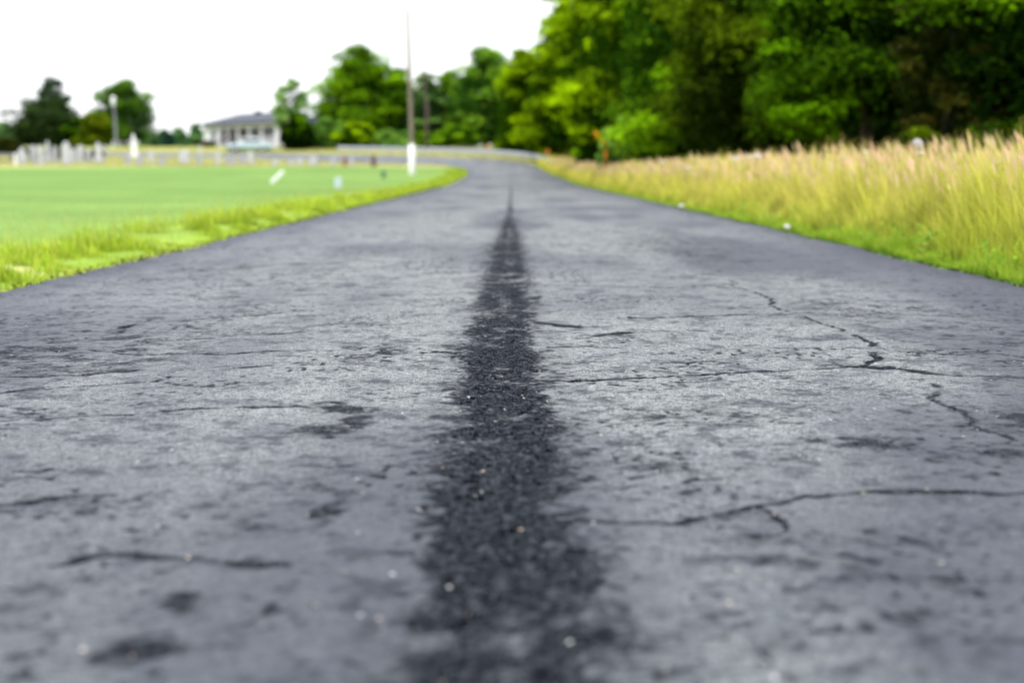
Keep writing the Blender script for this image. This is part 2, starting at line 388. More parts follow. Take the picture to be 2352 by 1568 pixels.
def asphalt():
    m, t, b = mat_new('asphalt')
    N = t.nodes.new; K = t.links.new
    tcn = N('ShaderNodeTexCoord')
    def noise(scale, det=3, rough=.6):
        n = N('ShaderNodeTexNoise'); n.inputs['Scale'].default_value = scale; n.inputs['Detail'].default_value = det
        n.inputs['Roughness'].default_value = rough; K(tcn.outputs['Object'], n.inputs['Vector']); return n
    def math_(op, a, bb, clamp=False):
        n = N('ShaderNodeMath'); n.operation = op; n.use_clamp = clamp
        for i, x in enumerate((a, bb)):
            if isinstance(x, (int, float)): n.inputs[i].default_value = x
            else: K(x, n.inputs[i])
        return n.outputs[0]
    def mixc(fac, a, bb, typ='MIX'):
        n = N('ShaderNodeMix'); n.data_type = 'RGBA'; n.blend_type = typ
        if isinstance(fac, (int, float)): n.inputs[0].default_value = fac
        else: K(fac, n.inputs[0])
        for i, x in ((6, a), (7, bb)):
            if isinstance(x, tuple): n.inputs[i].default_value = x + (1,)
            else: K(x, n.inputs[i])
        return n.outputs[2]
    def attr(nm):
        a = N('ShaderNodeAttribute'); a.attribute_name = nm; return a.outputs['Fac']
    def rng_(x, a, bb, c=0.0, d=1.0):
        n = N('ShaderNodeMapRange'); K(x, n.inputs[0])
        for i, q in enumerate((a, bb, c, d)): n.inputs[i + 1].default_value = q
        return n.outputs[0]
    fine = noise(170, 2).outputs['Fac']; med = noise(42, 4, .72).outputs['Fac']; big = noise(2.2, 4).outputs['Fac']
    clod = noise(19, 6, .72).outputs['Fac']; cloud = noise(5.5, 4, .65).outputs['Fac']
    vo = N('ShaderNodeTexVoronoi'); vo.inputs['Scale'].default_value = 135; K(tcn.outputs['Object'], vo.inputs['Vector'])
    agg = N('ShaderNodeSeparateColor'); K(vo.outputs['Color'], agg.inputs[0])
    base = mixc(rng_(med, .42, .60), (0.0165, 0.0182, 0.0205), (0.142, 0.151, 0.154))
    base = mixc(rng_(fine, .42, .66, 0, .8), base, (0.205, 0.22, 0.23), 'MIX')
    base = mixc(rng_(fine, .34, .50, .85, 0), base, (0.012, 0.013, 0.018))
    base = mixc(rng_(attr('wear'), .28, .56, .78, 0), base, (0.020, 0.0235, 0.036))
    base = mixc(rng_(cloud, .50, .66, 0, .6), base, (0.026, 0.031, 0.044))
    base = mixc(rng_(big, .52, .74, 0, .3), base, (0.034, 0.039, 0.052))
    # outer margins, less travelled, darker and bluer
    base = mixc(rng_(attr('edge'), .3, 1.5, .5, 0), base, (0.034, 0.037, 0.058))
    base = mixc(rng_(attr('edge'), .05, .4, .75, 0), base, (0.018, 0.02, 0.032))
    # raveled specks everywhere, thicker in clouds
    speck = math_('ADD', clod, math_('MULTIPLY', math_('SUBTRACT', cloud, .5), .5))
    base = mixc(rng_(speck, .535, .61, 0, .82), base, (0.009, 0.0105, 0.017))
    # pale and amber stones showing in the surface
    stone = rng_(agg.outputs[0], .9991, .9995); tint = mixc(agg.outputs[1], (0.42, 0.42, 0.45), (0.42, 0.34, 0.24))
    base = mixc(math_('MULTIPLY', stone, .75), base, tint)
    dk = math_('ADD', attr('dark'), math_('ADD', math_('MULTIPLY', math_('SUBTRACT', clod, .5), 1.3), math_('ADD', math_('MULTIPLY', math_('SUBTRACT', med, .5), 1.7), math_('MULTIPLY', math_('SUBTRACT', fine, .5), .8))))
    dk = math_('MULTIPLY', rng_(dk, .08, .34), rng_(attr('dark'), .03, .2))
    tar = mixc(rng_(fine, .54, .70), (0.0010, 0.0015, 0.0028), (0.060, 0.066, 0.078))
    tar = mixc(rng_(med, .50, .64, 0, .95), tar, (0.036, 0.041, 0.050))
    glint = rng_(agg.outputs[2], .9975, .9985)
    tar = mixc(math_('MULTIPLY', glint, .85), tar, mixc(agg.outputs[1], (0.4, 0.44, 0.43), (0.42, 0.33, 0.22)))
    K(mixc(dk, base, tar), b.inputs['Base Color'])
    K(rng_(dk, 0, 1, .78, .9), b.inputs['Roughness'])
    K(rng_(dk, 0, 1, .24, .01), b.inputs['Specular IOR Level'])
    h = math_('ADD', math_('MULTIPLY', fine, .5), math_('MULTIPLY', med, 1.2))
    bp = N('ShaderNodeBump'); bp.inputs['Strength'].default_value = 1.0; bp.inputs['Distance'].default_value = .007
    K(h, bp.inputs['Height']); K(bp.outputs[0], b.inputs['Normal'])
    return m

# ------------------------------------------------------------------ ground
def ground_mat():
    m, t, b = mat_new('meadow_ground')
    N = t.nodes.new; K = t.links.new
    tcn = N('ShaderNodeTexCoord')
    a = N('ShaderNodeAttribute'); a.attribute_name = 'col'
    n = N('ShaderNodeTexNoise'); n.inputs['Scale'].default_value = 14; n.inputs['Detail'].default_value = 8; n.inputs['Roughness'].default_value = .7
    K(tcn.outputs['Object'], n.inputs['Vector'])
    r = N('ShaderNodeMapRange'); K(n.outputs['Fac'], r.inputs[0])
    for i, q in enumerate((.3, .7, .72, 1.25)): r.inputs[i + 1].default_value = q
    cc_ = N('ShaderNodeCombineColor')
    for i in range(3): K(r.outputs[0], cc_.inputs[i])
    mx = N('ShaderNodeMix'); mx.data_type = 'RGBA'; mx.blend_type = 'MULTIPLY'; mx.inputs[0].default_value = 1
    K(a.outputs['Color'], mx.inputs[6]); K(cc_.outputs[0], mx.inputs[7]); K(mx.outputs[2], b.inputs['Base Color'])
    b.inputs['Roughness'].default_value = .95; b.inputs['Specular IOR Level'].default_value = .1
    bp = N('ShaderNodeBump'); bp.inputs['Strength'].default_value = .5; bp.inputs['Distance'].default_value = .03
    K(n.outputs['Fac'], bp.inputs['Height']); K(bp.outputs[0], b.inputs['Normal'])
    return m

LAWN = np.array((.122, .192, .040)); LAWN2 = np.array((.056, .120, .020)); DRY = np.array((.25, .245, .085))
VERGE = np.array((.138, .212, .024)); THATCH = np.array((.07, .075, .025)); SHADED_SOIL = np.array((.012, .014, .008)); DIRT = np.array((.28, .22, .16))

def edge_left(y): return np.interp(y, EL[:9, 1], EL[:9, 0])
def edge_right(y): return np.interp(y, ER[:8, 1], ER[:8, 0])

def build_ground():
    ys = np.concatenate([np.arange(-60, 0, 2.0), np.arange(0, 40, .25), np.arange(40, 260, 1.0), [260, 290, 330, 400, 600, 1000, 1600, 2500]])
    xs = np.concatenate([-np.geomspace(1200, 60, 22), np.arange(-58, -20, 2.0), np.arange(-20, -6, .5), np.arange(-6, 6, .1), np.arange(6, 20, .5), np.arange(20, 58, 2.0), np.geomspace(60, 1200, 22)])
    X, Y = np.meshgrid(xs, ys)
    Z = gz(Y)
    # the ground stands a finger higher than the tarmac's edge away from the road
    el = edge_left(np.clip(Y, -60, 126)); er = edge_right(np.clip(Y, -60, 134))
    near = Y < 100
    off = np.where(X < 0, el - X, X - er)
    Z = Z + np.where(near, np.clip(off / .6, 0, 1) * .05, 0) * np.where(Y > 0, 1, 1)
    n1 = vnoise(X, Y, 7, 101); n2 = vnoise(X, Y, 1.3, 102); n3 = vnoise(X, Y, 30, 103)
    stripe = vnoise(X * .15, Y, 3.0, 104)
    c = LAWN[None, None] * (.5 * n1 + .5 * stripe)[..., None] + LAWN2 * (1 - .5 * n1 - .5 * stripe)[..., None]
    c = c * (.85 + .3 * n2)[..., None]
    dry = np.clip((Y - 117 + (n1 - .5) * 4) / 3, 0, 1)
    dryc = DRY * (.75 + .4 * n1)[..., None] * (1 - .45 * (n3 > .5)[..., None] * 0)
    c = c * (1 - dry[..., None]) + dryc * dry[..., None]
    green2 = np.clip((Y - 156 + (n1 - .5) * 8) / 6, 0, 1)[..., None]
    c = c * (1 - green2) + (VERGE * .7 + DRY * .3) * (.8 + .3 * n1[..., None]) * green2
    vg = np.clip(1 - (off - .3 + (n2 - .5) * .9) / 2.4, 0, 1) * (X < 0) * (Y < 117)
    vcol = VERGE * (.8 + .45 * n2[..., None])
    tan = (np.clip(vnoise(X, Y, .8, 105) * 3 - 1.75, 0, 1) * (off < .9) * (X < 0))[..., None]
    vcol = vcol * (1 - tan * .6) + np.array((.33, .30, .13)) * tan * .6
    c = c * (1 - vg[..., None]) + vcol * vg[..., None]
    dirt = (np.clip(1 - (off + (n2 - .5) * .1) / .08, 0, 1))[..., None] * ((Y < 110) & (X < 0))[..., None] * .8
    c = c * (1 - dirt) + DIRT * dirt
    rt = (X > 0) & (Y < 118)
    c = np.where((rt & (off > .35))[..., None], THATCH * (.6 + .8 * n2[..., None]), c)
    c = np.where((rt & (off > .06) & (off <= .35))[..., None], VERGE * (.7 + .5 * n2[..., None]), c)
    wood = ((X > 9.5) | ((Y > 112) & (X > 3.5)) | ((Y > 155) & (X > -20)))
    c = np.where(wood[..., None], SHADED_SOIL, c)  # woodland shade painted into the ground colour under the trees
    nr, nc = X.shape; idx = np.arange(nr * nc).reshape(nr, nc)
    f = np.stack([idx[:-1, :-1].ravel(), idx[:-1, 1:].ravel(), idx[1:, 1:].ravel(), idx[1:, :-1].ravel()], 1)
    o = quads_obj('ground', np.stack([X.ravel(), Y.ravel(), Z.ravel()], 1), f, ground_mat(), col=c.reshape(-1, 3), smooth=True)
    return tag(o, 'mown lawn, dry cemetery turf and roadside earth', kind='structure')

def blades(name, x, y, h, w, c0, c1, lean=.25, label=None, zoff=0.0, cmid=None):
    n = len(x); z = gz(y) + zoff
    a = rng.uniform(0, 2 * math.pi, n); la = rng.uniform(0, 2 * math.pi, n) ; lm = np.abs(rng.normal(0, lean, n)) * h
    # prevailing lean towards the road and the viewer's left
    dx = np.cos(la) * lm - .05 * h; dy = np.sin(la) * lm
    wx = np.cos(a) * w / 2; wy = np.sin(a) * w / 2
    v = np.zeros((n, 6, 3)); c = np.zeros((n, 6, 3))
    for i, (k, t, ww) in enumerate(((0, 0, 1.0), (1, .55, .8), (2, 1.0, .12))):
        bx = x + dx * t ** 1.8; by = y + dy * t ** 1.8; bz = z + h * t * np.sqrt(np.clip(1 - (lm / h * t) ** 2 * .5, .2, 1))
        v[:, 2*i] = np.stack([bx - wx * ww, by - wy * ww, bz], 1); v[:, 2*i+1] = np.stack([bx + wx * ww, by + wy * ww, bz], 1)
    cm = (c0 + c1) / 2 if cmid is None else cmid
    c[:, 0:2] = c0[:, None]; c[:, 2:4] = cm[:, None]; c[:, 4:6] = c1[:, None]
    b = (np.arange(n) * 6)[:, None]
    f = np.concatenate([b + np.array([0, 1, 3, 2]), b + np.array([2, 3, 5, 4])])
    o = quads_obj(name, v.reshape(-1, 3), f, M['grass'], col=c.reshape(-1, 3))
    return tag(o, label, 'grass', kind='stuff')

def pal(cols, n):
    cols = np.array(cols, float); i = rng.integers(0, len(cols), n)
    return cols[i] * rng.uniform(.8, 1.2, n)[:, None]

def build_grass():
    # --- tall dry field grass on the right
    n = 175000
    t = rng.random(n); y = 4.2 * (122 / 4.2) ** (t ** .92)
    off = np.where(rng.random(n) < .62, rng.exponential(1.1, n) + .16, rng.uniform(.2, 8.5, n))
    x = edge_right(y) + off
    keep = (x < 13.5) & ((y < 112) | (x < 5)); x, y, off = x[keep], y[keep], off[keep]; n = len(x)
    patch = vnoise(x, y, .45, 201)
    hh = np.interp(off, [.06, .22, .5, 1.0, 9], [.07, .20, .58, .84, .88]) * (.52 + .72 * patch) * rng.uniform(.5, 1.12, n)
    near = np.clip((y - 4) / 16, 0, 1)
    hh *= 1.18 - .18 * near
    hh *= 1 + .5 * np.exp(-((x - px(2350, 10.3)) / .35) ** 2 - ((y - 10.3) / .8) ** 2)
    w = .0055 * np.maximum(1, y / 9) * rng.uniform(.7, 1.5, n)
    straw = np.clip(np.interp(off, [.1, .5], [.15, 1]) * rng.uniform(.5, 1.2, n) + (vnoise(x, y, 2.5, 202) - .5) * .5, 0, 1)
    strawmix = np.clip(straw * np.interp(y, [4, 9, 18, 50], [.6, .8, 1.15, 1.25]), 0, 1)[:, None]
    basemix = strawmix * np.interp(y, [4, 9, 15, 25], [.25, .45, .9, 1.0])[:, None]
    g0 = pal([(.17, .27, .02), (.20, .28, .025), (.13, .24, .03)], n); s0 = pal([(.58, .56, .10), (.62, .58, .12), (.46, .50, .06)], n)
    g1 = pal([(.36, .42, .03), (.28, .38, .03), (.42, .43, .05)], n); s1 = pal([(.66, .58, .12), (.60, .55, .10), (.50, .50, .07), (.66, .50, .20)], n)
    c0 = g0 * (1 - basemix) + s0 * basemix
    c1 = g1 * (1 - strawmix) + s1 * strawmix
    var = (.55 + .85 * vnoise(x, y, .16, 205))[:, None] * np.interp(vnoise(x, y, .7, 206), [.2, .8], [.8, 1.15])[:, None]
    nearg = (np.interp(y, [5, 9, 14], [.85, .7, .15]) * (rng.random(n) < .6))[:, None]
    c1 = c1 * (1 - nearg) + np.array((.30, .33, .02)) * nearg
    ind = rng.uniform(.5, 1.35, n)[:, None]
    c0, c1 = c0 * var * ind * .8, c1 * np.clip(var + .1, 0, 1.25) * ind
    blades('tall_grass', x, y, hh, w, c0, c1, .34, 'tall straw coloured field grass beside the road', .03)
    # --- feathery seed heads standing over it
    n = 6500
    t = rng.random(n); y = 4.6 * (110 / 4.6) ** t; off = rng.exponential(1.6, n) + .55; x = edge_right(y) + off
    k = x < 12; x, y, off = x[k], y[k], off[k]; n = len(x)
    h = rng.uniform(.62, .93, n) * np.interp(off, [.4, 1.2], [.75, 1]) * rng.uniform(.9, 1.08, n)
    w = .0035 * np.maximum(1, y / 10); c = pal([(.40, .33, .12), (.35, .33, .1)], n)
    tx = x - .07 + rng.normal(0, .07, n); ty = y + rng.normal(0, .07, n); tz = gz(y) + h
    a = rng.uniform(0, math.pi, n); wx, wy = np.cos(a) * w, np.sin(a) * w
    hl = rng.uniform(.09, .17, n); hw = .011 * np.maximum(1, y / 14) * rng.uniform(.7, 1.4, n)
    v = np.zeros((n, 8, 3)); cz = np.zeros((n, 8, 3))
    v[:, 0] = np.stack([x - wx, y - wy, gz(y)], 1); v[:, 1] = np.stack([x + wx, y + wy, gz(y)], 1)
    v[:, 2] = np.stack([tx + wx, ty + wy, tz], 1); v[:, 3] = np.stack([tx - wx, ty - wy, tz], 1)
    hx, hy = np.cos(a + .4) * hw, np.sin(a + .4) * hw
    mx = tx - .02; mz = tz + hl * .45
    v[:, 4] = np.stack([tx, ty, tz - .02], 1); v[:, 5] = np.stack([mx + hx, ty + hy, mz], 1)
    v[:, 6] = np.stack([mx - .03, ty, tz + hl], 1); v[:, 7] = np.stack([mx - hx, ty - hy, mz], 1)
    cz[:, :4] = c[:, None]; cz[:, 4:] = pal([(.64, .40, .28), (.62, .44, .28), (.56, .44, .18), (.54, .46, .22)], n)[:, None]
    b = (np.arange(n) * 8)[:, None]
    f = np.concatenate([b + np.array([0, 1, 2, 3]), b + np.array([4, 5, 6, 7])])
    tag(quads_obj('seed_grass', v.reshape(-1, 3), f, M['grass'], col=cz.reshape(-1, 3)), 'pinkish tan seed heads over the tall field grass', 'grass', kind='stuff')
    # --- low bright green fringe right edge
    n = 45000
    t = rng.random(n); y = 4.2 * (100 / 4.2) ** t; off = np.abs(rng.normal(.02, .13, n)) * np.interp(y, [6, 12, 20], [3.2, 2.0, 1.1]); x = edge_right(y) + off
    blades('fringe_grass', x, y, (.03 + .16 * np.clip(vnoise(x, y, .3, 231) * 1.8 - .5, 0, 1) * np.interp(y, [5, 14, 25], [1, .8, .2])) * rng.uniform(.6, 1.2, n), .008 * np.maximum(1, y / 10), pal([(.10, .20, .015), (.14, .24, .02)], n),
           pal([(.26, .40, .03), (.34, .46, .03), (.36, .38, .06), (.20, .34, .03)], n), .5, 'low bright green grass along the right edge of the tarmac', .02)
    # --- left verge: rough tufts
    n = 120000
    t = rng.random(n); y = 5.0 * (112 / 5.0) ** (t ** .95); off = np.abs(rng.normal(.0, .75, n)) + .01; x = edge_left(y) - off
    tuft = np.clip(vnoise(x, y, .38, 211) * 2.6 - 1.0, 0, 1) * np.interp(off, [.1, .35, 1.2, 1.9], [.1, 1, 1, .2])
    keep = (rng.random(n) < .35 + tuft); x, y, off, tuft = x[keep], y[keep], off[keep], tuft[keep]; n = len(x)
    h = (.03 + .17 * tuft * rng.uniform(.4, 1.3, n) * np.clip(vnoise(x, y, .9, 212) * 2 - .3, .15, 1)) * rng.uniform(.7, 1.3, n)
    vv = (.78 + .75 * vnoise(x, y, .13, 213))[:, None] * rng.uniform(.6, 1.25, n)[:, None]
    w = .0055 * np.maximum(1, y / 9) * rng.uniform(.7, 1.4, n)
    tt = tuft[:, None] * .5
    blades('verge_grass', x, y, h, w, pal([(.17, .26, .012), (.12, .21, .01)], n) * (1 - tt * .7) * vv, vv * pal([(.27, .39, .022), (.40, .48, .03), (.26, .40, .03), (.45, .44, .09)], n), .4,
           'yellow green tufted grass along the left edge of the road', .0)
    # --- lawn nap
    n = 90000
    t = rng.random(n); y = 8.0 * (70 / 8.0) ** t; off = 1.0 + rng.random(n) ** 1.2 * (y * .42); x = edge_left(y) - off
    blades('lawn_grass', x, y, rng.uniform(.03, .07, n), .008 * np.maximum(1, y / 9), pal([(.08, .15, .04)], n), pal([(.13, .22, .05), (.12, .20, .045), (.16, .24, .05)], n), .6,
           'short mown lawn grass left of the verge', .0)
    # --- thin tall stalks over the verge
    n = 900
    y = 9 * (45 / 9) ** rng.random(n); x = edge_left(y) - rng.uniform(.4, 2.6, n)
    blades('verge_stalks', x, y, rng.uniform(.12, .3, n), .004 * np.maximum(1, y / 9), pal([(.2, .28, .03)], n), pal([(.38, .36, .12)], n), .25, 'thin flowering grass stalks over the left verge', .0)
    # dry long grass beyond the bend, before the guard rail and among the stones
    n = 26000
    y = rng.uniform(119, 160, n); x = rng.uniform(-60, 4, n)
    inner = np.interp(x, EL[:13, 0][::-1], EL[:13, 1][::-1]); outer = np.interp(x, ER[:13, 0][::-1], ER[:13, 1][::-1])
    k = ((y < inner - .3) | (y > outer + .2)); x, y = x[k], y[k]; n = len(x)
    blades('dry_grass', x, y, rng.uniform(.08, .3, n), .06, pal([(.22, .24, .07)], n), pal([(.40, .38, .16), (.32, .36, .10), (.45, .38, .2)], n), .4,
           'dry yellow grass among the gravestones and below the guard rail', .0)

# ------------------------------------------------------------------ trees
def leaf_cards(P, Nrm, size, col):
    n = len(P)
    r = rng.normal(size=(n, 3)); t1 = np.cross(Nrm, r); t1 /= np.linalg.norm(t1, axis=1)[:, None] + 1e-9
    t2 = np.cross(Nrm, t1)
    a = size[:, None] * .62; b = size[:, None] * .42
    v = np.stack([P - t1 * a, P - t2 * b + Nrm * b * .2, P + t1 * a, P + t2 * b + Nrm * b * .2], 1)
    c = np.repeat(col[:, None], 4, 1)
    f = np.arange(n * 4).reshape(n, 4)
    return v.reshape(-1, 3), f, c.reshape(-1, 3)

def clump_points(centres, radii, n, flat=.62, top=.72):
    w = radii ** 2; k = rng.choice(len(centres), n, p=w / w.sum())
    d = rng.normal(size=(n, 3)); d[:, 2] = np.where(rng.random(n) < top, np.abs(d[:, 2]), d[:, 2])
    d /= np.linalg.norm(d, axis=1)[:, None]
    rr = radii[k] * rng.uniform(.55, 1.12, n) ** .8
    wob = 1 + .3 * np.sin(d[:, 0] * 5 + k) * np.cos(d[:, 1] * 4 + k * 1.7)
    P = centres[k] + d * (rr * wob)[:, None] * np.array([1, 1, flat])
    Nn = d * .6 + np.array([0, 0, .75]) + rng.normal(0, .38, (n, 3)); Nn /= np.linalg.norm(Nn, axis=1)[:, None]
    return P, Nn, k

def tree(name, label, cat, X, Y, width, top_z, low=.12, cols=((.030, .075, .006), (.085, .17, .010)), n=9000, leaf=.3, nc=46,
         group=None, shape=None, trunk=.22, bark='bark', cr=(.20, .36), inner=.22, sprays=None, limbs=9, z0=None):
    base = float(gz(Y)) if z0 is None else z0
    if Y > 125 and name not in ('forest_tree',): width *= 1.3
    root = empty(name, (X, Y, base - .05), label, cat, group)
    H = top_z - base; rx = width / 2
    zc0 = H * low
    cen = []
    shape = shape or [(0, .55), (.2, .88), (.45, 1.0), (.7, .82), (.88, .5), (1, .15)]
    sz = np.array([s[0] for s in shape]); sr = np.array([s[1] for s in shape])
    cent = []; rad = []
    for i in range(nc):
        f = (i + rng.random()) / nc; f = f ** .9
        rr = np.interp(f, sz, sr) * rx
        a = rng.uniform(0, 2 * math.pi); q = rng.uniform(.35, .95) * rr * rng.uniform(.8, 1.12)
        crad = rng.uniform(*cr) * rx * (1.15 - .45 * f)
        q = max(0, q - crad * .3)
        cent.append((math.cos(a) * q, math.sin(a) * q, zc0 + (H - zc0) * f * .94)); rad.append(crad)
    if sprays:
        for (sx, sy, s_z, sr_) in sprays: cent.append((sx - X, sy - Y, s_z - base)); rad.append(sr_)
    cent = np.array(cent); rad = np.array(rad)
    P, Nn, k = clump_points(cent, rad, int(n * (1 - inner)))
    bright = rng.uniform(0, 1, len(cent)) ** (1.0 if cols is YG else 1.5)
    if sprays: bright[-len(sprays):] = .95  # lit boughs: their light is painted in as the palest leaf tone
    c0, c1 = np.array(cols[0]), np.array(cols[1])
    mixv = np.clip(bright[k] * .75 + rng.normal(.12, .16, len(k)), 0, 1)[:, None]
    col = c0 * (1 - mixv) + c1 * mixv
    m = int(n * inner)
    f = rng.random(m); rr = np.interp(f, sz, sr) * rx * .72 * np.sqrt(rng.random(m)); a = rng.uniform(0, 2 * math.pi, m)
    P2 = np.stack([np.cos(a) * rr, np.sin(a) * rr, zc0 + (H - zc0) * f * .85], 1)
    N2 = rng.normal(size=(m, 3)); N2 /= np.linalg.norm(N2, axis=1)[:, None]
    P = np.vstack([P, P2]); Nn = np.vstack([Nn, N2]); col = np.vstack([col, np.repeat((c0 * .9)[None], m, 0)])  # inner leaves darkened, crown shade put into their colour
    size = leaf * rng.uniform(.6, 1.35, len(P)); size[-m:] *= 1.5
    v, fc, cl = leaf_cards(P, Nn, size, col)
    quads_obj('crown', v, fc, M['leaf'], root, col=np.clip(cl, 0, 1))
    if trunk:
        b = MB(); th = H * .8
        pts = [(rng.normal(0, .02) * i, rng.normal(0, .02) * i, -.1 + th * i / 7) for i in range(8)]
        b.tube(pts, [trunk * (1.35 if i == 0 else 1 - .8 * i / 8) for i in range(8)], 9)
        order = rng.permutation(len(cent))[:limbs]
        for j in order:
            c = cent[j]; zs = max(.25, min(th * .9, c[2] * .55)); k_ = zs / th * 7
            p0 = Vector(pts[min(7, int(k_))]); p0.z = zs; p1 = Vector(c)
            mid = p0.lerp(p1, .5) + Vector((0, 0, .08 * H * rng.random()))
            r0 = trunk * .45 * (1 - .5 * zs / th)
            b.tube([p0, mid, p1], [r0, r0 * .6, r0 * .2], 6)
        b.build('trunk', M[bark], root, smooth=True)
    return root

G_ED = 'trees along the right edge of the woods'
YG = ((.020, .058, .001), (.33, .52, .001)); DG = ((.005, .018, .001), (.10, .23, .001)); OL = ((.012, .024, .001), (.10, .16, .002))
PG = ((.06, .15, .02), (.24, .42, .05)); MG = ((.018, .060, .002), (.22, .42, .004))

def forest_edge():
    flat = [(0, .9), (.3, 1.0), (.6, .95), (.85, .7), (1, .3)]
    def ft(lb, u, Y, width, H, cols, n, leaf, sprays=None, name='forest_tree', **kw):
        tree(name, lb, 'tree', px(u, Y), Y, width, float(gz(Y)) + H, cols=cols, n=n, leaf=leaf, group=G_ED, sprays=sprays, **dict(dict(shape=flat, low=.10, nc=60, inner=.2, trunk=.2), **kw))
    ft('dark tree at the far right edge, above the tallest grass', 2420, 32, 7.0, 9.5, DG, 30000, .13)
    ft('narrow cedar with reddish brown foliage among the dark trees', 2185, 33, 3.6, 8.5, ((.010, .018, .002), (.085, .080, .010)), 16000, .10,
       name='cedar_tree', shape=[(0, .8), (.3, 1), (.6, .75), (.85, .4), (1, .05)], low=.04, cr=(.16, .3))
    ft('dark broadleaf tree with a low bright green branch over the grass', 1985, 39, 7.2, 10, DG, 30000, .14,
       sprays=[(px(1810,36),36,vtop(270,36),.55),(px(1880,36),36,vtop(262,36),.60),(px(1940,36),36,vtop(245,36),.38),(px(1900,37),37,vtop(305,37),.40),(px(1850,37),37,vtop(180,37),.5),(px(1790,37),37,vtop(125,37),.6)], low=.22)
    ft('dark olive tree right of the bright branches, mid woods', 1740, 50, 8.0, 11.5, OL, 28000, .16)
    ft('leafy tree with a rounded pale green bough in mid woods', 1575, 57, 7.6, 13, MG, 28000, .17,
       sprays=[(px(1540,54),54,vtop(182,54),.8),(px(1560,54),54,vtop(215,54),.6),(px(1480,54),54,vtop(290,54),.9),(px(1440,54),54,vtop(320,54),.9)])
    ft('tall bright green tree with yellow green upper boughs', 1500, 68, 8.6, 15, YG, 28000, .2, low=.3)
    ft('bright green tree leaning over the road, second in from the bend', 1420, 84, 8.2, 16.5, YG, 26000, .23, low=.12)
    ft('tall yellow green tree whose crown meets the white sky', 1372, 100, 8.4, 19, YG, 26000, .26, low=.10, shape=[(0, .6), (.3, .9), (.6, 1), (.85, .95), (1, .6)])
    ft('mid green tree behind the end of the guard rail', 1300, 129, 8.5, 14.2, YG, 22000, .30, low=.10)
    ft('green tree sloping down to the guard rail at the bend', 1205, 146.5, 7.8, 10.8, YG, 17000, .32, low=.03)
    # understory bushes at the wood's edge
    for i, (u, Y, w, tz_v, cols, lb) in enumerate([
        (1440, 60, 3.4, 262, PG, 'bright bush at the foot of the woods, left of the dark hollow'),
        (1530, 55, 3.0, 290, MG, 'low green bush in shade under the rounded bough'),
        (1362, 88, 3.2, 290, MG, 'green bush at the road bend, beside the orange leaved branch'),
        (2120, 31, 1.9, 300, OL, 'olive weedy bush under the reddish cedar'),
        (1278, 131, 2.6, 335, YG, 'small yellow green bush behind the guard rail end')]):
        tree('bush', lb, 'bush', px(u, Y), Y, w, vtop(tz_v, Y), low=.0, cols=cols, n=6500, leaf=.13 + .0016 * Y, nc=26, group='bushes along the wood edge',
             trunk=.04, limbs=6, shape=[(0, .8), (.4, 1), (.8, .7), (1, .3)])
    # branch of dead orange leaves
    Y = 57; X = px(1378, Y)
    r = empty('dead_branch', (X, Y, float(gz(Y))), 'drooping branch of dead orange leaves at the wood edge', 'branch')
    zt = vtop(305, Y) - gz(Y)
    b = MB(); b.tube([(.25, .4, 0), (.22, .2, zt * .5), (.1, 0, zt * .95)], [.05, .04, .015], 6); b.build('stem', M['bark'], r)
    n = 150; t = rng.random(n)
    P = np.stack([.05 - .25 + t * .42 + rng.normal(0, .035, n), rng.normal(0, .1, n), zt - .05 - t * .42 + rng.normal(0, .04, n)], 1)
    n2 = 60; t2 = rng.random(n2)
    P = np.vstack([P, np.stack([.22 + rng.normal(0, .04, n2), rng.normal(0, .06, n2), (zt - .5) * (1 - t2 * .8)], 1)])
    Nn = rng.normal(size=P.shape); Nn /= np.linalg.norm(Nn, axis=1)[:, None]
    v, f, c = leaf_cards(P, Nn, np.full(len(P), .09), pal([(.80, .28, .015), (.62, .24, .02), (.40, .26, .02)], len(P)))
    quads_obj('dead_leaves', v, f, M['leaf'], r, col=c)
    # the body of the wood behind the edge: one mass
    cen = []; rad = []
    r2 = np.random.default_rng(99)
    for row, (dx, nn) in enumerate(((6, 230), (12, 210), (19, 170))):
        for _ in range(nn):
            Y = r2.uniform(24, 150); X = np.interp(Y, [24, 60, 100, 128, 150], [10.5, 9, 7.5, 5.5, 3.5]) + dx + r2.normal(0, 1.2)
            cen.append((X, Y, float(gz(Y)) + r2.uniform(.2, 14 + row))); rad.append(r2.uniform(1.3, 2.6))
    for _ in range(150):
        X = r2.uniform(4, 16); Y = 158 + r2.uniform(-2, 12)
        cen.append((X, Y, float(gz(Y)) + r2.uniform(.2, 7.5))); rad.append(r2.uniform(1.3, 2.2))
    cen = np.array(cen); rad = np.array(rad)
    P, Nn, k = clump_points(cen, rad, 80000, .8, .6)
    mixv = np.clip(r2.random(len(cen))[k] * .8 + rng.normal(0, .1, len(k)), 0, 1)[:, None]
    col = np.array((.004, .012, .001)) * (1 - mixv) + np.array((.018, .042, .002)) * mixv  # shade of the hollows put into near black leaf colours
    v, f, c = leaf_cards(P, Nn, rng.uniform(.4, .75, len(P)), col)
    tag(quads_obj('woods', v, f, M['leaf'], col=c), 'deep dark woods behind the front row of trees', 'woods', kind='stuff')

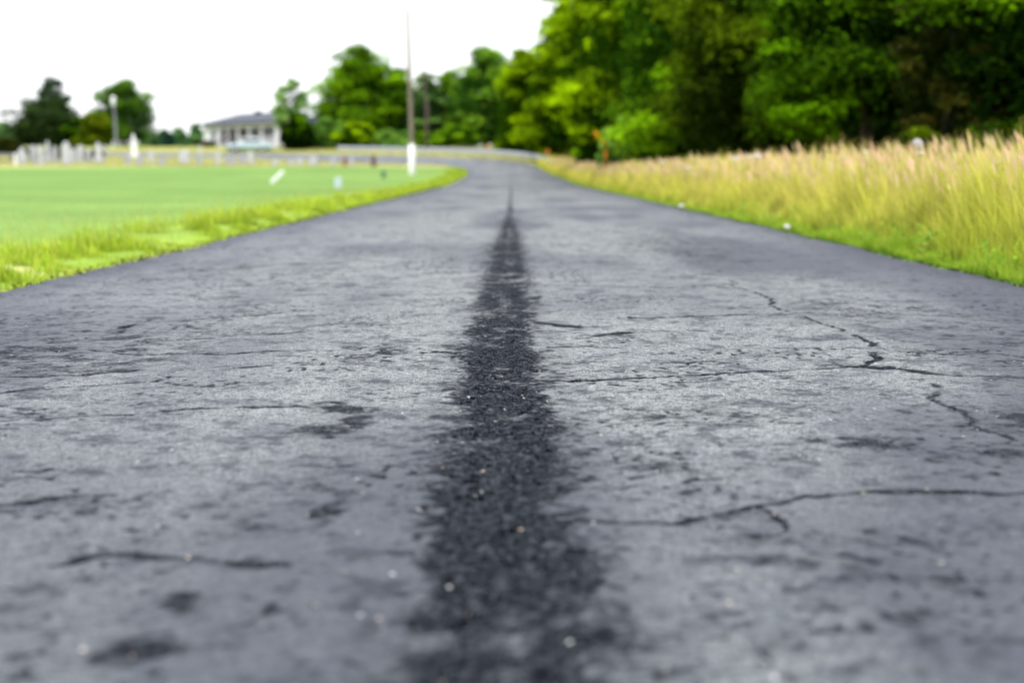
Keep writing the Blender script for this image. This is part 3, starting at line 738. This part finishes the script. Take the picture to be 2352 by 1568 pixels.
def far_trees():
    T = tree
    def at(u, Y, wpx, vt, **kw):
        return dict(X=px(u, Y), Y=Y, width=wpx / FPX * Y, top_z=float(vtop(vt, Y)), **kw)
    T('maple_tree', 'big domed tree left of the pole, tallest left of the road', 'tree', **at(828, 186, 205, 112, low=.06, cols=MG, n=26000, leaf=.33, nc=80, trunk=.4, cr=(.17, .34), shape=[(0,.85),(.25,1.0),(.5,.95),(.72,.62),(.9,.5),(1,.2)]))
    T('maple_tree', 'lower tree joined to the right of the big domed tree', 'tree', **at(918, 184, 150, 165, low=.05, cols=MG, n=12000, leaf=.33, nc=46, trunk=.3))
    T('ash_tree', 'airy pale tree with open gaps right of the house', 'tree', **at(672, 156, 92, 185, low=.34, cols=((.09, .18, .05), (.28, .46, .10)), n=4300, leaf=.26, nc=28, trunk=.16, cr=(.18, .3), inner=.05, bark='bark_grey', limbs=14))
    T('yew_tree', 'dense dark tree hiding the right end of the house', 'tree', **at(684, 155, 84, 262, low=.02, cols=DG, n=9000, leaf=.24, nc=32, trunk=.16, shape=[(0,.7),(.4,1),(.75,.9),(1,.35)]))
    T('oak_tree', 'dark spreading tree behind the gravestones on the left', 'tree', **at(112, 205, 150, 232, low=.04, cr=(.24, .38), cols=((.012,.028,.008),(.042,.07,.014)), n=17000, leaf=.33, nc=60, trunk=.4, shape=[(0,.85),(.35,1),(.7,.85),(1,.4)]))
    T('oak_tree', 'thin crowned tree with open twigs above the dark spreading tree', 'tree', **at(122, 212, 84, 180, low=.45, cols=((.02,.045,.02),(.05,.10,.03)), n=3600, leaf=.33, nc=34, trunk=.2, inner=.05, cr=(.17, .30), limbs=16))
    T('shrub_tree', 'yellow green low tree between the two left trees', 'tree', **at(222, 188, 84, 262, low=.0, cols=((.045,.075,.002),(.15,.20,.004)), n=6500, leaf=.3, nc=30, trunk=.12, shape=[(0,.8),(.4,1),(.8,.8),(1,.4)]))
    T('shrub_tree', 'small dark green tree just left of the yellow green one', 'tree', **at(180, 192, 66, 272, low=.0, cols=DG, n=5000, leaf=.3, nc=24, trunk=.12, shape=[(0,.8),(.4,1),(.8,.8),(1,.4)]))
    T('maple_tree', 'ragged green tree behind the lamp post', 'tree', **at(290, 212, 150, 187, low=.10, cols=((.018,.055,.006),(.13,.27,.015)), n=15000, leaf=.33, nc=60, trunk=.32, inner=.12, cr=(.18, .34), limbs=14))
    T('spruce_tree', 'small rounded blue green tree between ragged tree and house', 'tree', **at(380, 232, 56, 300, low=.0, cols=((.010,.038,.026),(.022,.065,.042)), n=3500, leaf=.34, nc=22, trunk=.15, shape=[(0,1),(.5,.85),(.8,.5),(1,.15)]))
    for i, (u, Y, w, vt, lb) in enumerate([
        (12, 250, 90, 284, 'hazy green tree cut by the left picture edge'),
        (345, 300, 60, 306, 'low distant tree right behind the ragged tree'),
        (415, 310, 56, 294, 'distant pale green tree right of the blue green one'),
        (452, 300, 40, 284, 'pointed distant tree just left of the house roof'),
        (488, 290, 50, 296, 'distant green tree touching the left roof hip')]):
        T('distant_tree', lb, 'tree', **at(u, Y, w, vt, low=.0, cols=((.06,.14,.05),(.17,.32,.09)), n=2600, leaf=.5, nc=20, trunk=.2, group='distant trees on the left skyline', shape=[(0,1),(.4,.95),(.8,.6),(1,.25)]))  # haze of distance mixed into these pale leaf colours
    for (u, w, vt, lb) in [(66, 50, 341, 'low dark shrub between the gravestones nearest the fence'), (122, 56, 337, 'low dark shrub behind the pointed gravestone right of the thin obelisk'),
                       (180, 56, 339, 'low dark shrub behind the bright round topped gravestone'), (216, 40, 345, 'small dark shrub left of the thick bright obelisk')]:
        T('shrub', lb, 'shrub', **at(u, 135, w, vt, low=.0, cols=((.008,.02,.004),(.03,.06,.008)), n=2600, leaf=.18, nc=18, trunk=.03, limbs=4, group='dark shrubs behind the gravestones', shape=[(0,1),(.4,1),(.8,.8),(1,.4)]))
    # hedge-like bushes
    for (u, Y, w, vt, cols, n, lb) in [
        (20, 150, 66, 318, ((.02,.03,.004),(.05,.055,.008)), 6500, 'dark olive hedge behind the rail fence at far left'),
        (752, 158, 86, 277, PG, 7500, 'light green bush at the foot of the big domed tree'),
        (822, 157, 84, 280, YG, 7000, 'yellow green bush right of the light green bush'),
        (905, 159, 96, 302, PG, 6500, 'low flat green bush behind the white banded pole'),
        (975, 161, 84, 308, MG, 6000, 'dark low bush behind the guard rail, right of the pole'),
        (1052, 163, 90, 290, MG, 7000, 'round dark bush behind the middle of the guard rail')]:
        T('bush', lb, 'bush', **at(u, Y, w, vt, low=.0, cols=cols, n=n, leaf=.24, nc=26, trunk=.06, limbs=5, group='bushes beyond the guard rail', shape=[(0,.95),(.4,1),(.8,.8),(1,.4)]))
    T('poplar_tree', 'slim green tree just right of the utility pole', 'tree', **at(982, 178, 84, 166, low=.05, cols=((.035,.085,.02),(.16,.28,.05)), n=8000, leaf=.33, nc=34, trunk=.2))
    T('willow_tree', 'large soft green tree filling the centre beyond the bend', 'tree', **at(1116, 178, 190, 117, low=.04, cols=((.03,.09,.008),(.20,.38,.02)), n=22000, leaf=.33, nc=70, trunk=.35, cr=(.18,.34)))
    T('willow_tree', 'shorter dark tree left of the large soft green tree', 'tree', **at(1032, 182, 125, 165, low=.04, cols=MG, n=9000, leaf=.33, nc=34, trunk=.25))

# ------------------------------------------------------------------ street things
def poles():
    Y = 95.0; X = px(947, Y); z = float(gz(Y))
    r = empty('utility_pole', (X, Y, z), 'tall thin utility pole with a white painted foot at the grass tip', 'utility pole')
    H = float(vtop(38, Y)) - z
    b = MB(); b.tube([(0, 0, -.3), (-.02, 0, 2.1), (-.12, 0, H * .6), (-.24, 0, H)], [.15, .145, .13, .115], 12); b.build('pole', M['polewood'], r, smooth=True)
    b = MB(); b.tube([(0, 0, -.05), (0, 0, .02), (-.02, 0, 2.0), (-.02, 0, 2.03)], [.2, .215, .205, .15], 14); b.build('pole_sleeve', M['white'], r, smooth=True)
    b = MB(); b.tube([(-.24, 0, H), (-.24, 0, H + .06), (-.24, 0, H + .1)], [.1, .1, .03], 10); b.build('pole_cap', M['greymetal'], r)
    b = MB(); b.tube([(-.23, -.11, H - .35), (-.23, -.16, H - .30), (-.23, -.16, H - .18)], [.02, .045, .03], 8); b.build('insulator', M['greymetal'], r)
    Y = 153.0; X = px(980, Y); z = float(gz(Y))
    r = empty('utility_pole', (X, Y, z), 'distant brown wooden pole beyond the bend, right of the white footed pole', 'utility pole')
    H = float(vtop(168, Y)) - z
    b = MB(); b.tube([(0, 0, -.3), (.1, 0, H * .5), (-.25, 0, H)], [.2, .18, .13], 10); b.build('pole', M['bark'], r, smooth=True)
    b = MB(); b.box(-1.0, .5, -.26, -.14, H - .7, H - .56); b.build('crossarm', M['polewood'], r)
    for x_ in (-.85, .35):
        b = MB(); b.tube([(x_, -.2, H - .57), (x_, -.2, H - .5), (x_, -.2, H - .42)], [.03, .05, .03], 8); b.build('insulator', M['greymetal'], r)
    # lamp post
    Y = 176.0; X = px(269, Y); z = float(gz(Y))
    r = empty('lamp_post', (X, Y, z), 'slim grey lamp post with a white lantern head on the cemetery rise', 'lamp post')
    H = float(vtop(226, Y)) - z
    b = MB(); b.tube([(0, 0, -.2), (0, 0, .5), (-.08, 0, H * .6), (-.2, 0, H - 1.2)], [.19, .13, .11, .10], 12); b.build('post', M['greymetal'], r, smooth=True)
    b = MB(); b.tube([(-.2, 0, H-1.25), (-.2, 0, H-1.1), (-.2, 0, H-.5), (-.2, 0, H-.3)], [.12, .22, .27, .22], 14); b.build('lantern_glass', M['lampglass'], r, smooth=True)
    b = MB(); b.tube([(-.2, 0, H-.31), (-.2, 0, H-.25), (-.2, 0, H-.05), (-.2, 0, H)], [.31, .3, .12, .03], 14); b.build('lantern_cap', M['white'], r, smooth=True)

def guard_rail():
    P = np.array([(2.95, 111.5), (2.95, 116), (2.8, 121.5), (2.3, 127), (1.2, 132), (-1, 137), (-5, 142), (-12, 146), (-18.5, 148.4)], float)
    t = np.concatenate([[0], np.cumsum(np.hypot(*np.diff(P, axis=0).T))]); L = t[-1]
    tt = np.arange(0, L, 1.0); q = np.stack([np.interp(tt, t, P[:, 0]), np.interp(tt, t, P[:, 1])], 1)
    for _ in range(12): q[1:-1] = .25 * q[:-2] + .5 * q[1:-1] + .25 * q[2:]
    r = empty('guard_rail', (q[0, 0], q[0, 1], float(gz(q[0, 1]))), 'long galvanised guard rail curving round the outside of the bend', 'guard rail')
    ox, oy, oz = r.location
    prof = [(.0, .36), (.0, .41), (.06, .46), (.06, .51), (.0, .55), (.0, .60), (.06, .65), (.06, .70), (.0, .75), (-.02, .75), (-.02, .36)]
    b = MB(); n = len(prof); vs = []; fs = []
    for i, (x, y) in enumerate(q):
        d = q[min(i+1, len(q)-1)] - q[max(i-1, 0)]; d /= np.hypot(*d); nx, ny = -d[1], d[0]   # towards the road
        zz = float(gz(y))
        for (o, h) in prof: vs.append((x + nx * o - ox, y + ny * o - oy, zz + h - oz))
    for i in range(len(q) - 1):
        for k in range(n): fs.append((i*n + k, i*n + (k+1) % n, (i+1)*n + (k+1) % n, (i+1)*n + k))
    b.add(vs, fs); b.build('rail_beam', M['railpaint'], r)
    for i in range(1, len(q), 4):
        d = q[min(i+1, len(q)-1)] - q[i-1]; d /= np.hypot(*d); nx, ny = -d[1], d[0]
        x, y = q[i][0] - nx * .12 - ox, q[i][1] - ny * .12 - oy; zz = float(gz(q[i][1])) - oz
        MB().box(x - .07, x + .07, y - .07, y + .07, zz - .1, zz + .74).build('post', M['postwood'], r)
    x, y = 0, -.15
    MB().prism([(-.14, .36), (.14, .36), (.2, .56), (.14, .76), (-.14, .76), (-.2, .56)], y - .12, y).build('end_terminal', M['steel'], r)
    # orange delineators behind the rail
    for (u, Y, v, lb) in ((1121, 147, 338, 'small orange roadside reflector behind the middle of the rail'), (1257, 116, 350, 'orange roadside reflector by the end of the rail')):
        z = float(gz(Y)); e = empty('road_reflector', (px(u, Y), Y, z), lb, 'reflector')
        h = float(vtop(v, Y)) - z
        MB().box(-.03, .03, .0, .03, -.1, h).build('post', M['postwood'], e)
        MB().prism([(.17 * math.cos(a), h + .17 * math.sin(a)) for a in np.linspace(0, 2 * math.pi, 12, endpoint=False)], -.03, -.005).build('reflector', M['orange'], e)

def fence():
    Y = 122.0; z = float(gz(Y))
    x1 = px(36, Y); r = empty('rail_fence', (x1, Y, z), 'low grey two rail fence at the far left of the cemetery', 'fence')
    for k, dx in enumerate((0, -2.4, -4.8, -7.2)):
        MB().taper(dx, 0, -.1, 1.0, .11, .11, .09, .09).build('post', M['white' if k == 0 else 'postwood'], r, .01)
    for h in (.34, .78):
        MB().box(-7.2, -.12, -.05, .05, h, h + .16).build('rail', M['postwood'], r, .008)

def stone(kind, u, Y, wpx, vt, label, mat='marble', lean=0.0):
    X = px(u, Y); z = float(gz(Y)); w = wpx / FPX * Y; H = float(vtop(vt, Y)) - z
    e = empty('gravestone', (X, Y, z), label, 'gravestone', 'gravestones in the cemetery'); e.rotation_euler = (lean * .4, lean, rng.normal(0, .12))
    w *= .76; hw = w / 2; m = M[mat]; d = max(.07, min(.16, w * .25)); bh = min(.22, H * .16)
    if kind != 'plain':
        MB().box(-hw * 1.18, hw * 1.18, -d * 1.7, d * 1.7, -.12, bh).build('plinth', M['marble2'] if mat.startswith('marble') else m, e, .015)
    if kind in ('round', 'plain'):
        b0 = bh if kind == 'round' else -.1
        pr = [(-hw, b0), (hw, b0)] + [(hw * math.cos(a), H - hw * .8 + hw * .8 * math.sin(a)) for a in np.linspace(0, math.pi, 11)]
        MB().prism(pr, -d, d).build('tablet', m, e, .012)
    elif kind == 'gothic':
        MB().prism([(-hw, bh), (hw, bh), (hw, H * .68), (hw * .55, H * .88), (0, H), (-hw * .55, H * .88), (-hw, H * .68)], -d, d).build('tablet', m, e, .012)
    elif kind == 'shoulder':
        MB().prism([(-hw, bh), (hw, bh), (hw, H * .78), (hw * .7, H * .8), (hw * .5, H * .95), (0, H), (-hw * .5, H * .95), (-hw * .7, H * .8), (-hw, H * .78)], -d, d).build('tablet', m, e, .012)
    elif kind == 'obelisk':
        MB().taper(0, 0, bh, H * .34, hw * .9, hw * .9, hw * .86, hw * .86).build('die', m, e, .01)
        MB().taper(0, 0, H * .34, H * .9, hw * .62, hw * .62, hw * .4, hw * .4).taper(0, 0, H * .9, H, hw * .4, hw * .4, .01, .01).build('shaft', m, e)
    elif kind == 'cross':
        MB().box(-hw * .22, hw * .22, -d, d, bh, H).build('cross_post', m, e, .01)
        MB().box(-hw, hw, -d - .003, d + .003, H * .66, H * .78).build('cross_arm', m, e, .01)
    elif kind == 'block':
        MB().prism([(-hw, bh), (hw, bh), (hw * .94, H * .9), (0, H), (-hw * .94, H * .9)], -d * 1.3, d * 1.3).build('tablet', m, e, .015)
    return e

def cemetery():
    S = [ # kind, u, Y, wpx, vtop, label, mat
        ('shoulder', 51, 124, 19, 341, 'stout pale shouldered gravestone beside the end fence post'),
        ('round', 79, 125, 20, 336, 'tall round topped gravestone, second from the fence', 'marble2'),
        ('gothic', 96, 121.5, 13, 334, 'narrow pointed gravestone just left of the thin obelisk'),
        ('obelisk', 111, 128, 17, 325, 'thin pale obelisk, leftmost of the obelisks'),
        ('gothic', 127, 126, 15, 336, 'pointed gravestone right of the thin obelisk', 'marble2'),
        ('shoulder', 153, 123, 25, 327, 'widest tall gravestone, in front of the dark spreading tree'),
        ('round', 170, 129, 12, 344, 'small round gravestone touching the right side of the widest one'),
        ('round', 185, 127, 15, 335, 'bright round topped gravestone under the small dark tree'),
        ('block', 204, 128, 18, 343, 'squat square gravestone under the yellow green tree', 'marble2'),
        ('obelisk', 228, 126, 22, 328, 'thick bright obelisk left of the lamp post'),
        ('round', 242, 137, 11, 335, 'small grey gravestone behind the thick bright obelisk', 'marble2'),
        ('plain', 63, 133, 9, 352, 'little grey marker behind the stones nearest the fence', 'marble2'),
        ('block', 294, 125, 19, 358, 'low grey block between lamp post and tall white obelisk', 'marble2'),
        ('block', 322, 123.5, 24, 361, 'wide low block before the tall white obelisk', 'marble2'),
        ('gothic', 348, 127, 13, 345, 'pointed pale gravestone right of the tall white obelisk'),
        ('block', 372, 124, 22, 362, 'low wide grey block right of the pointed pale stone', 'marble2'),
        ('block', 424, 126, 25, 346, 'broad pale square gravestone left of the little white cross'),
        ('cross', 461, 137, 13, 334, 'little white cross standing before the house corner'),
        ('round', 458, 124, 16, 360, 'low round gravestone in front of the white cross', 'marble2'),
        ('gothic', 500, 123, 14, 350, 'leaning pale pointed gravestone below the house porch'),
        ('block', 530, 123, 27, 360, 'low broad grey gravestone below the porch stairs', 'marble2'),
        ('block', 556, 126, 22, 362, 'flat grey gravestone between porch and leaning stone', 'marble2'),
        ('round', 577, 123.5, 15, 349, 'pale round gravestone below the parked car'),
        ('round', 632, 120.5, 15, 367, 'short pale stone beneath the right end of the house'),
        ('block', 668, 121, 13, 366, 'short white block under the airy pale tree'),
        ('round', 688, 121, 15, 364, 'short round white stone right of the short white block'),
        ('block', 720, 121.5, 21, 360, 'wide pale stone under the light green bush'),
        ('round', 765, 120.5, 12, 365, 'short pale stone just left of the red granite one'),
        ('block', 793, 121, 12, 360, 'small red granite gravestone left of the darker red one', 'granite'),
        ('round', 808, 120.5, 9, 364, 'tiny pale stone between the two red gravestones'),
        ('round', 858, 119.5, 12, 357, 'dark red granite gravestone nearest the utility pole', 'granite2'),
    ]
    for s in S:
        stone(s[0], s[1], s[2], s[3], s[4], s[5], s[6] if len(s) > 6 else 'marble', .12 if 'leaning' in s[5] else float(rng.normal(0, .02)))
    e = stone('obelisk', 311, 140, 17, 310, 'tall white obelisk standing alone right of the lamp post', 'white', -.06)
    # three things lying or standing on the lawn
    Y = 67; e = empty('leaning_marker', (px(634, Y), Y, float(gz(Y))), 'white slab leaning over on the lawn, leftmost of the lawn markers', 'marker')
    e.rotation_euler = (0, R(46), 0)
    MB().prism([(-.09, -.32), (.09, -.32), (.09, .42), (.05, .47), (-.05, .47), (-.09, .42)], -.04, .04).build('slab', M['white'], e, .008)
    e.location.z += .30
    Y = 52; e = empty('lawn_marker', (px(776, Y), Y, float(gz(Y))), 'upright pale blue white marker on the lawn, middle one', 'marker')
    MB().prism([(-.12, -.05), (.12, -.05), (.12, .36), (.08, .45), (-.08, .45), (-.12, .36)], -.05, .05).build('tablet', M['bluewhite'], e, .01)
    MB().box(-.16, .16, -.09, .09, -.06, .04).build('foot', M['marble2'], e, .01)
    Y = 83; e = empty('utility_pedestal', (px(881, Y), Y, float(gz(Y))), 'small dark green utility pedestal near the white footed pole', 'utility box')
    MB().taper(0, 0, -.05, .40, .12, .12, .11, .11).build('housing', M['greenbox'], e, .01)
    MB().taper(0, 0, .40, .50, .14, .14, .08, .08).build('cap', M['greenbox'], e, .01)

def house():
    A = Vector((px(638, 160), 160)); B = Vector((px(470, 173), 173))
    d = (B - A); L = d.length; ang = math.atan2(d.y, d.x)
    z = float(gz(160)) + .12
    r = empty('house', (A.x, A.y, z), 'long low white house with grey hipped roof and a pillared porch', 'house', rz=ang)
    # local frame: x along the front from right end to left end, y = towards the viewer's side (front is +y after rotation)
    D = 5.6; he = float(vtop(284, 160)) - z - .05; hr = float(vtop(261, 165)) - z
    # which side faces the camera
    nrm = Vector((-math.sin(ang), math.cos(ang))); s = 1 if nrm.dot(-A) > 0 else -1
    def Yb(a, b): return (min(s*a, s*b), max(s*a, s*b))
    y0, y1 = Yb(-D, -1.9)                     # walls stand behind the porch line (y=0)
    MB().box(0.15, L, y0, y1, -.4, he).build('wall', M['shaded_siding'], r)
    y0, y1 = Yb(-1.9, .0); MB().box(0, L * .78, y0, y1, -.5, .32).build('porch_floor', M['trim'], r)
    y0, y1 = Yb(-1.9, -.05); MB().box(L * .80, L, y0, y1, -.4, he).build('wing', M['trim'], r)
    # porch beam
    y0, y1 = Yb(-.28, -.02); MB().box(0, L, y0, y1, he - .38, he + .01).build('porch_beam', M['trim'], r)
    # hipped roof with overhang
    e0, e1 = -.55, L + .8; f_, b_ = s * .5, -s * (D + .5); my = -s * D / 2
    rf = MB(); t_ = .14
    rr0 = .3; rr1 = L - 3.8
    rf.add([(e0, f_, he + .02), (e1, f_, he + .02), (e1, b_, he + .02), (e0, b_, he + .02), (rr0, my, hr), (rr1, my, hr),
            (e0, f_, he + .02 + t_), (e1, f_, he + .02 + t_), (e1, b_, he + .02 + t_), (e0, b_, he + .02 + t_)],
           [(0, 1, 2, 3), (6, 7, 5, 4), (7, 8, 5), (8, 9, 4, 5), (9, 6, 4), (0, 1, 7, 6), (1, 2, 8, 7), (2, 3, 9, 8), (3, 0, 6, 9)])
    rf.build('roof', M['roof'], r)
    for x in (0.25, 3.6, 6.4, 9.0, 11.3, L * .78):
        w = .42 if x < 1 else .17
        c = MB(); y0, y1 = Yb(-.30, -.02 - .03); c.box(x - w, x + w, y0, y1, .3, he - .36); c.build('column', M['trim'], r, .01)
    # openings on the back wall of the porch
    for i, (x, w, h0, h1) in enumerate([(2.0, 1.05, .35, 2.3), (5.1, .55, .35, 2.3), (7.8, .5, .9, 2.2), (10.3, .5, .6, 2.3)]):
        y0, y1 = Yb(-1.9, -1.86)
        fr = MB().box(x - w, x + w, y0, y1, h0, min(h1, he - .3)).build('window' if i else 'door', M['trim'], r)
        y0, y1 = Yb(-1.858, -1.83)
        MB().box(x - w + .07, x + w - .07, y0, y1, h0 + .07, min(h1, he - .3) - .07).build('pane', M['glass'], fr)
    for x in (L * .86,):
        y0, y1 = Yb(-.05, -.01); fr = MB().box(x - .5, x + .5, y0, y1, .3, 2.3).build('window', M['trim'], r)
        y0, y1 = Yb(-.008, .03); MB().box(x - .42, x + .42, y0, y1, .38, 2.22).build('pane', M['glass'], fr)
    # porch rail and brown stair
    b = MB(); y0, y1 = Yb(-.12, -.05); b.box(.7, 8.7, y0, y1, 1.05, 1.13)
    for x in np.arange(.8, 8.7, .22): b.box(x, x + .05, y0 + .01, y1 - .01, .3, 1.05)
    b.build('porch_railing', M['trim'], r)
    st = MB()
    for k in range(4):
        y0, y1 = Yb(.0 + k * .3, .3 + k * .3); st.box(9.4, 11.0, y0, y1, -.5, .25 - k * .16)
    st.build('porch_steps', M['brownwood'], r)
    hb = MB()
    for x in (9.35, 11.05): hb.tube([(x, s * -.02, 1.7), (x, s * 1.5, .55), (x, s * 1.5, -.4)], [.08, .08, .08], 6)
    hb.build('stair_handrail', M['brownwood'], r)
    ch = MB().box(L * .5, L * .5 + .7, min(my - .3, my + .3), max(my - .3, my + .3), hr - .6, hr + .25).build('vent_stack', M['roof'], r)
    # shrub by the left corner
    tree('bush', 'small dark brown red shrub at the left corner of the house', 'bush', px(478, 168), 168, 2.2, vtop(326, 168), low=0, cols=((.03,.022,.01),(.06,.035,.015)), n=1500, leaf=.2, nc=14, trunk=.03, limbs=3)

def car():
    Y = 151.0; X = px(574, Y); z = vtop(337, Y) 
    z = float(gz(Y)) + .02
    r = empty('parked_car', (X, Y, z), 'pale car with a teal lower body parked before the porch', 'car', rz=R(6))
    # side profile in XZ, nose to the left
    body = [(-2.3, .28), (-2.33, .52), (-2.2, .74), (-1.25, .90), (-.95, .93), (1.55, .95), (2.15, .90), (2.3, .70), (2.3, .30)]
    b = MB().prism(body, -.84, .84); b.build('body', M['silver'], r, .05)
    MB().prism([(-2.31, .24), (-2.36, .36), (-2.34, .50), (2.34, .52), (2.34, .26)], -.865, .865).build('lower_body', M['teal'], r, .02)
    top = [(-1.0, .93), (-.30, 1.38), (.0, 1.44), (.95, 1.42), (1.6, .95)]
    n = len(top); vs = [(x, -.80 + (zz - .93) * .3, zz) for x, zz in top] + [(x, .80 - (zz - .93) * .3, zz) for x, zz in top]
    b = MB(); b.add(vs, [tuple(range(n)), tuple(range(2*n-1, n-1, -1))] + [(i, i+n, (i+1) % n + n, (i+1) % n) for i in range(n)]); b.build('cabin', M['silver'], r, .03)
    MB().add([(-2.2, -.8, .748), (-2.2, .8, .748), (-1.02, .78, .958), (-1.02, -.78, .958), (-2.2, -.8, .70), (-2.2, .8, .70), (-1.02, .78, .90), (-1.02, -.78, .90)],
             [(0,3,2,1),(4,5,6,7),(0,1,5,4),(1,2,6,5),(2,3,7,6),(3,0,4,7)]).build('hood', M['silver'], r)
    for (xa, xb) in ((-.72, .18), (.26, 1.15)):
        ye = -.80 - .012
        MB().add([(xa, -.815, .97), (xb + .1, -.815, .97), (xb, -.70, 1.34), (xa + .35 if xa < 0 else xa, -.70, 1.34)], [(0, 1, 2, 3)]).build('window', M['glass'], r)
    MB().add([(-1.04, -.66, .965), (-1.04, .66, .965), (-.36, .6, 1.385), (-.36, -.6, 1.385)], [(0, 3, 2, 1)]).build('windscreen', M['glass'], r)
    for x in (-1.45, 1.45):
        for y in (-.78, .78):
            a = np.linspace(0, 2 * math.pi, 18, endpoint=False)
            w = MB().prism([(x + .33 * math.cos(t), .33 + .33 * math.sin(t)) for t in a], y - .11, y + .11).build('wheel', M['tyre'], r, .02)
            sy = -1 if y < 0 else 1
            MB().prism([(x + .19 * math.cos(t), .33 + .19 * math.sin(t)) for t in a], y + sy * .112 - .004, y + sy * .112 + .012).build('rim', M['steel'], w)
    for y in (-.6, .6): MB().box(-2.335, -2.27, y - .16, y + .16, .56, .68).build('headlight', M['lampglass'], r)

def edge_gravel():
    """crumbled stones along both edges of the tarmac"""
    n = 9000
    y = 3.5 * (60 / 3.5) ** rng.random(n); left = rng.random(n) < .5
    off = rng.normal(.03, .06, n)
    x = np.where(left, edge_left(y) - off, edge_right(y) + off)
    r = .004 + .010 * rng.random(n) ** 2.5; r *= np.maximum(1, y / 14)
    z = gz(y) + .012 + np.clip(off, 0, .2) * .1
    oc = np.array([(1,0,0),(0,1,0),(-1,0,0),(0,-1,0),(0,0,.7),(0,0,-.7)], float)
    v = oc[None] * r[:, None, None] * rng.uniform(.6, 1.3, (n, 6, 1)); v[..., 0] += x[:, None]; v[..., 1] += y[:, None]; v[..., 2] += z[:, None]
    fq = np.array([(0,1,4,4),(1,2,4,4),(2,3,4,4),(3,0,4,4)])
    # quads folded from the eight faces of each chip
    fq = np.array([(4, 0, 5, 1), (4, 1, 5, 2), (4, 2, 5, 3), (4, 3, 5, 0)])
    f = ((np.arange(n) * 6)[:, None, None] + fq[None]).reshape(-1, 4)
    c = np.repeat(pal([(.16, .15, .15), (.24, .21, .18), (.08, .08, .09), (.28, .2, .16)], n), 6, 0)
    m, t, b = mat_new('gravel_chips'); a = t.nodes.new('ShaderNodeAttribute'); a.attribute_name = 'col'
    t.links.new(a.outputs['Color'], b.inputs['Base Color']); b.inputs['Roughness'].default_value = .9
    tag(quads_obj('edge_gravel', v.reshape(-1, 3), f, m, col=c), 'loose stone chips crumbled along the road edges', 'gravel', kind='stuff')

def weeds():
    """broad leaved roadside weeds in front of the tall grass"""
    n = 260; y = 5.5 * (24 / 5.5) ** rng.random(n); off = rng.uniform(.12, .8, n); x = edge_right(y) + off
    P = []; Nn = []; S = []
    for i in range(n):
        k = rng.integers(24, 60); h = rng.uniform(.06, .28)
        P.append(np.stack([x[i] + rng.normal(0, .07, k), y[i] + rng.normal(0, .07, k), float(gz(y[i])) + .04 + rng.random(k) * h], 1))
        q = rng.normal(0, .5, (k, 3)) + np.array([0, -.2, .8]); Nn.append(q / np.linalg.norm(q, axis=1)[:, None]); S.append(np.full(k, rng.uniform(.016, .034)))
    P = np.vstack(P); Nn = np.vstack(Nn); S = np.concatenate(S)
    v, f, c = leaf_cards(P, Nn, S, pal([(.14, .28, .02), (.20, .34, .03), (.10, .23, .03), (.28, .34, .07)], len(P)))
    tag(quads_obj('weeds', v, f, M['leaf'], col=c), 'low broad leaved green weeds before the tall grass', 'weeds', kind='stuff')

def flowers():
    L = [ # u, Y, v of head, radius, label, tilt
        (2106, 14.5, 330, .062, 'largest white umbel flower, tilted, above the tall grass at right', .9),
        (2112, 15.0, 352, .05, 'smaller white flower right under the largest one', .2),
        (1742, 21, 357, .085, 'wide white flower, rightmost of the trio over the field', .1),
        (1715, 23, 360, .05, 'middle white flower of the trio over the field', .2),
        (1692, 22, 363, .07, 'leftmost white flower of the trio over the field', .2),
        (1935, 17, 362, .05, 'faint white flower between the trio and the largest flower', .1),
        (2290, 12, 372, .045, 'pale flower low in the grass near the right edge', .2),
        (1580, 27, 385, .06, 'small pale flower left of the trio, in dry grass', .2),
        (1522, 33, 371, .08, 'far left pale flower against the dark woods', .1),
        (1812, 13.6, 518, .036, 'white flower head low beside the road edge', .6),
        (1566, 21, 470, .05, 'tiny far white flower low beside the road edge', .4),
        (1985, 16, 350, .04, 'little pale flower on a stalk over the grass, left of the largest', .3)]
    for u, Y, v, rad, lb, tilt in L:
        rad *= .85
        X = px(u, Y); zt = float(vtop(v, Y))
        e = empty('wild_flower', (X, Y, float(gz(Y))), lb, 'flower', 'white wild flowers in the field')
        top = Vector((rng.normal(0, .01), rng.normal(0, .01), max(.1, zt)))
        b = MB(); b.tube([(rng.normal(.03, .03), .0, 0), (top.x * .5, top.y, top.z * .5), (top.x, top.y, top.z - .03)], [.004, .0035, .003], 5)
        for k in range(12):
            a = k * 2.4; q = rad * math.sqrt((k + .5) / 12)
            b.tube([(top.x, top.y, top.z - .03), (top.x + q * math.cos(a), top.y + q * math.sin(a), top.z - .003 + q * tilt * math.sin(a) - q * q * 5)], [.0016, .001], 4, False)
        b.build('stem', M['stem'], e)
        f = MB()
        for k in range(46):
            a = k * 2.399; q = rad * math.sqrt((k + .5) / 46); r_ = rad * .17
            c = Vector((top.x + q * math.cos(a), top.y + q * math.sin(a), top.z + .006 + q * tilt * math.sin(a) - q * q * 5))
            f.tube([c - Vector((0, 0, r_ * .6)), c, c + Vector((0, 0, r_ * .5))], [r_ * .5, r_, r_ * .35], 6)
        f.build('umbel', M['petal'], e)

build_ground()
build_road()
guard_rail(); poles(); fence(); cemetery(); house(); car()
forest_edge(); far_trees()
build_grass(); edge_gravel(); weeds(); flowers()
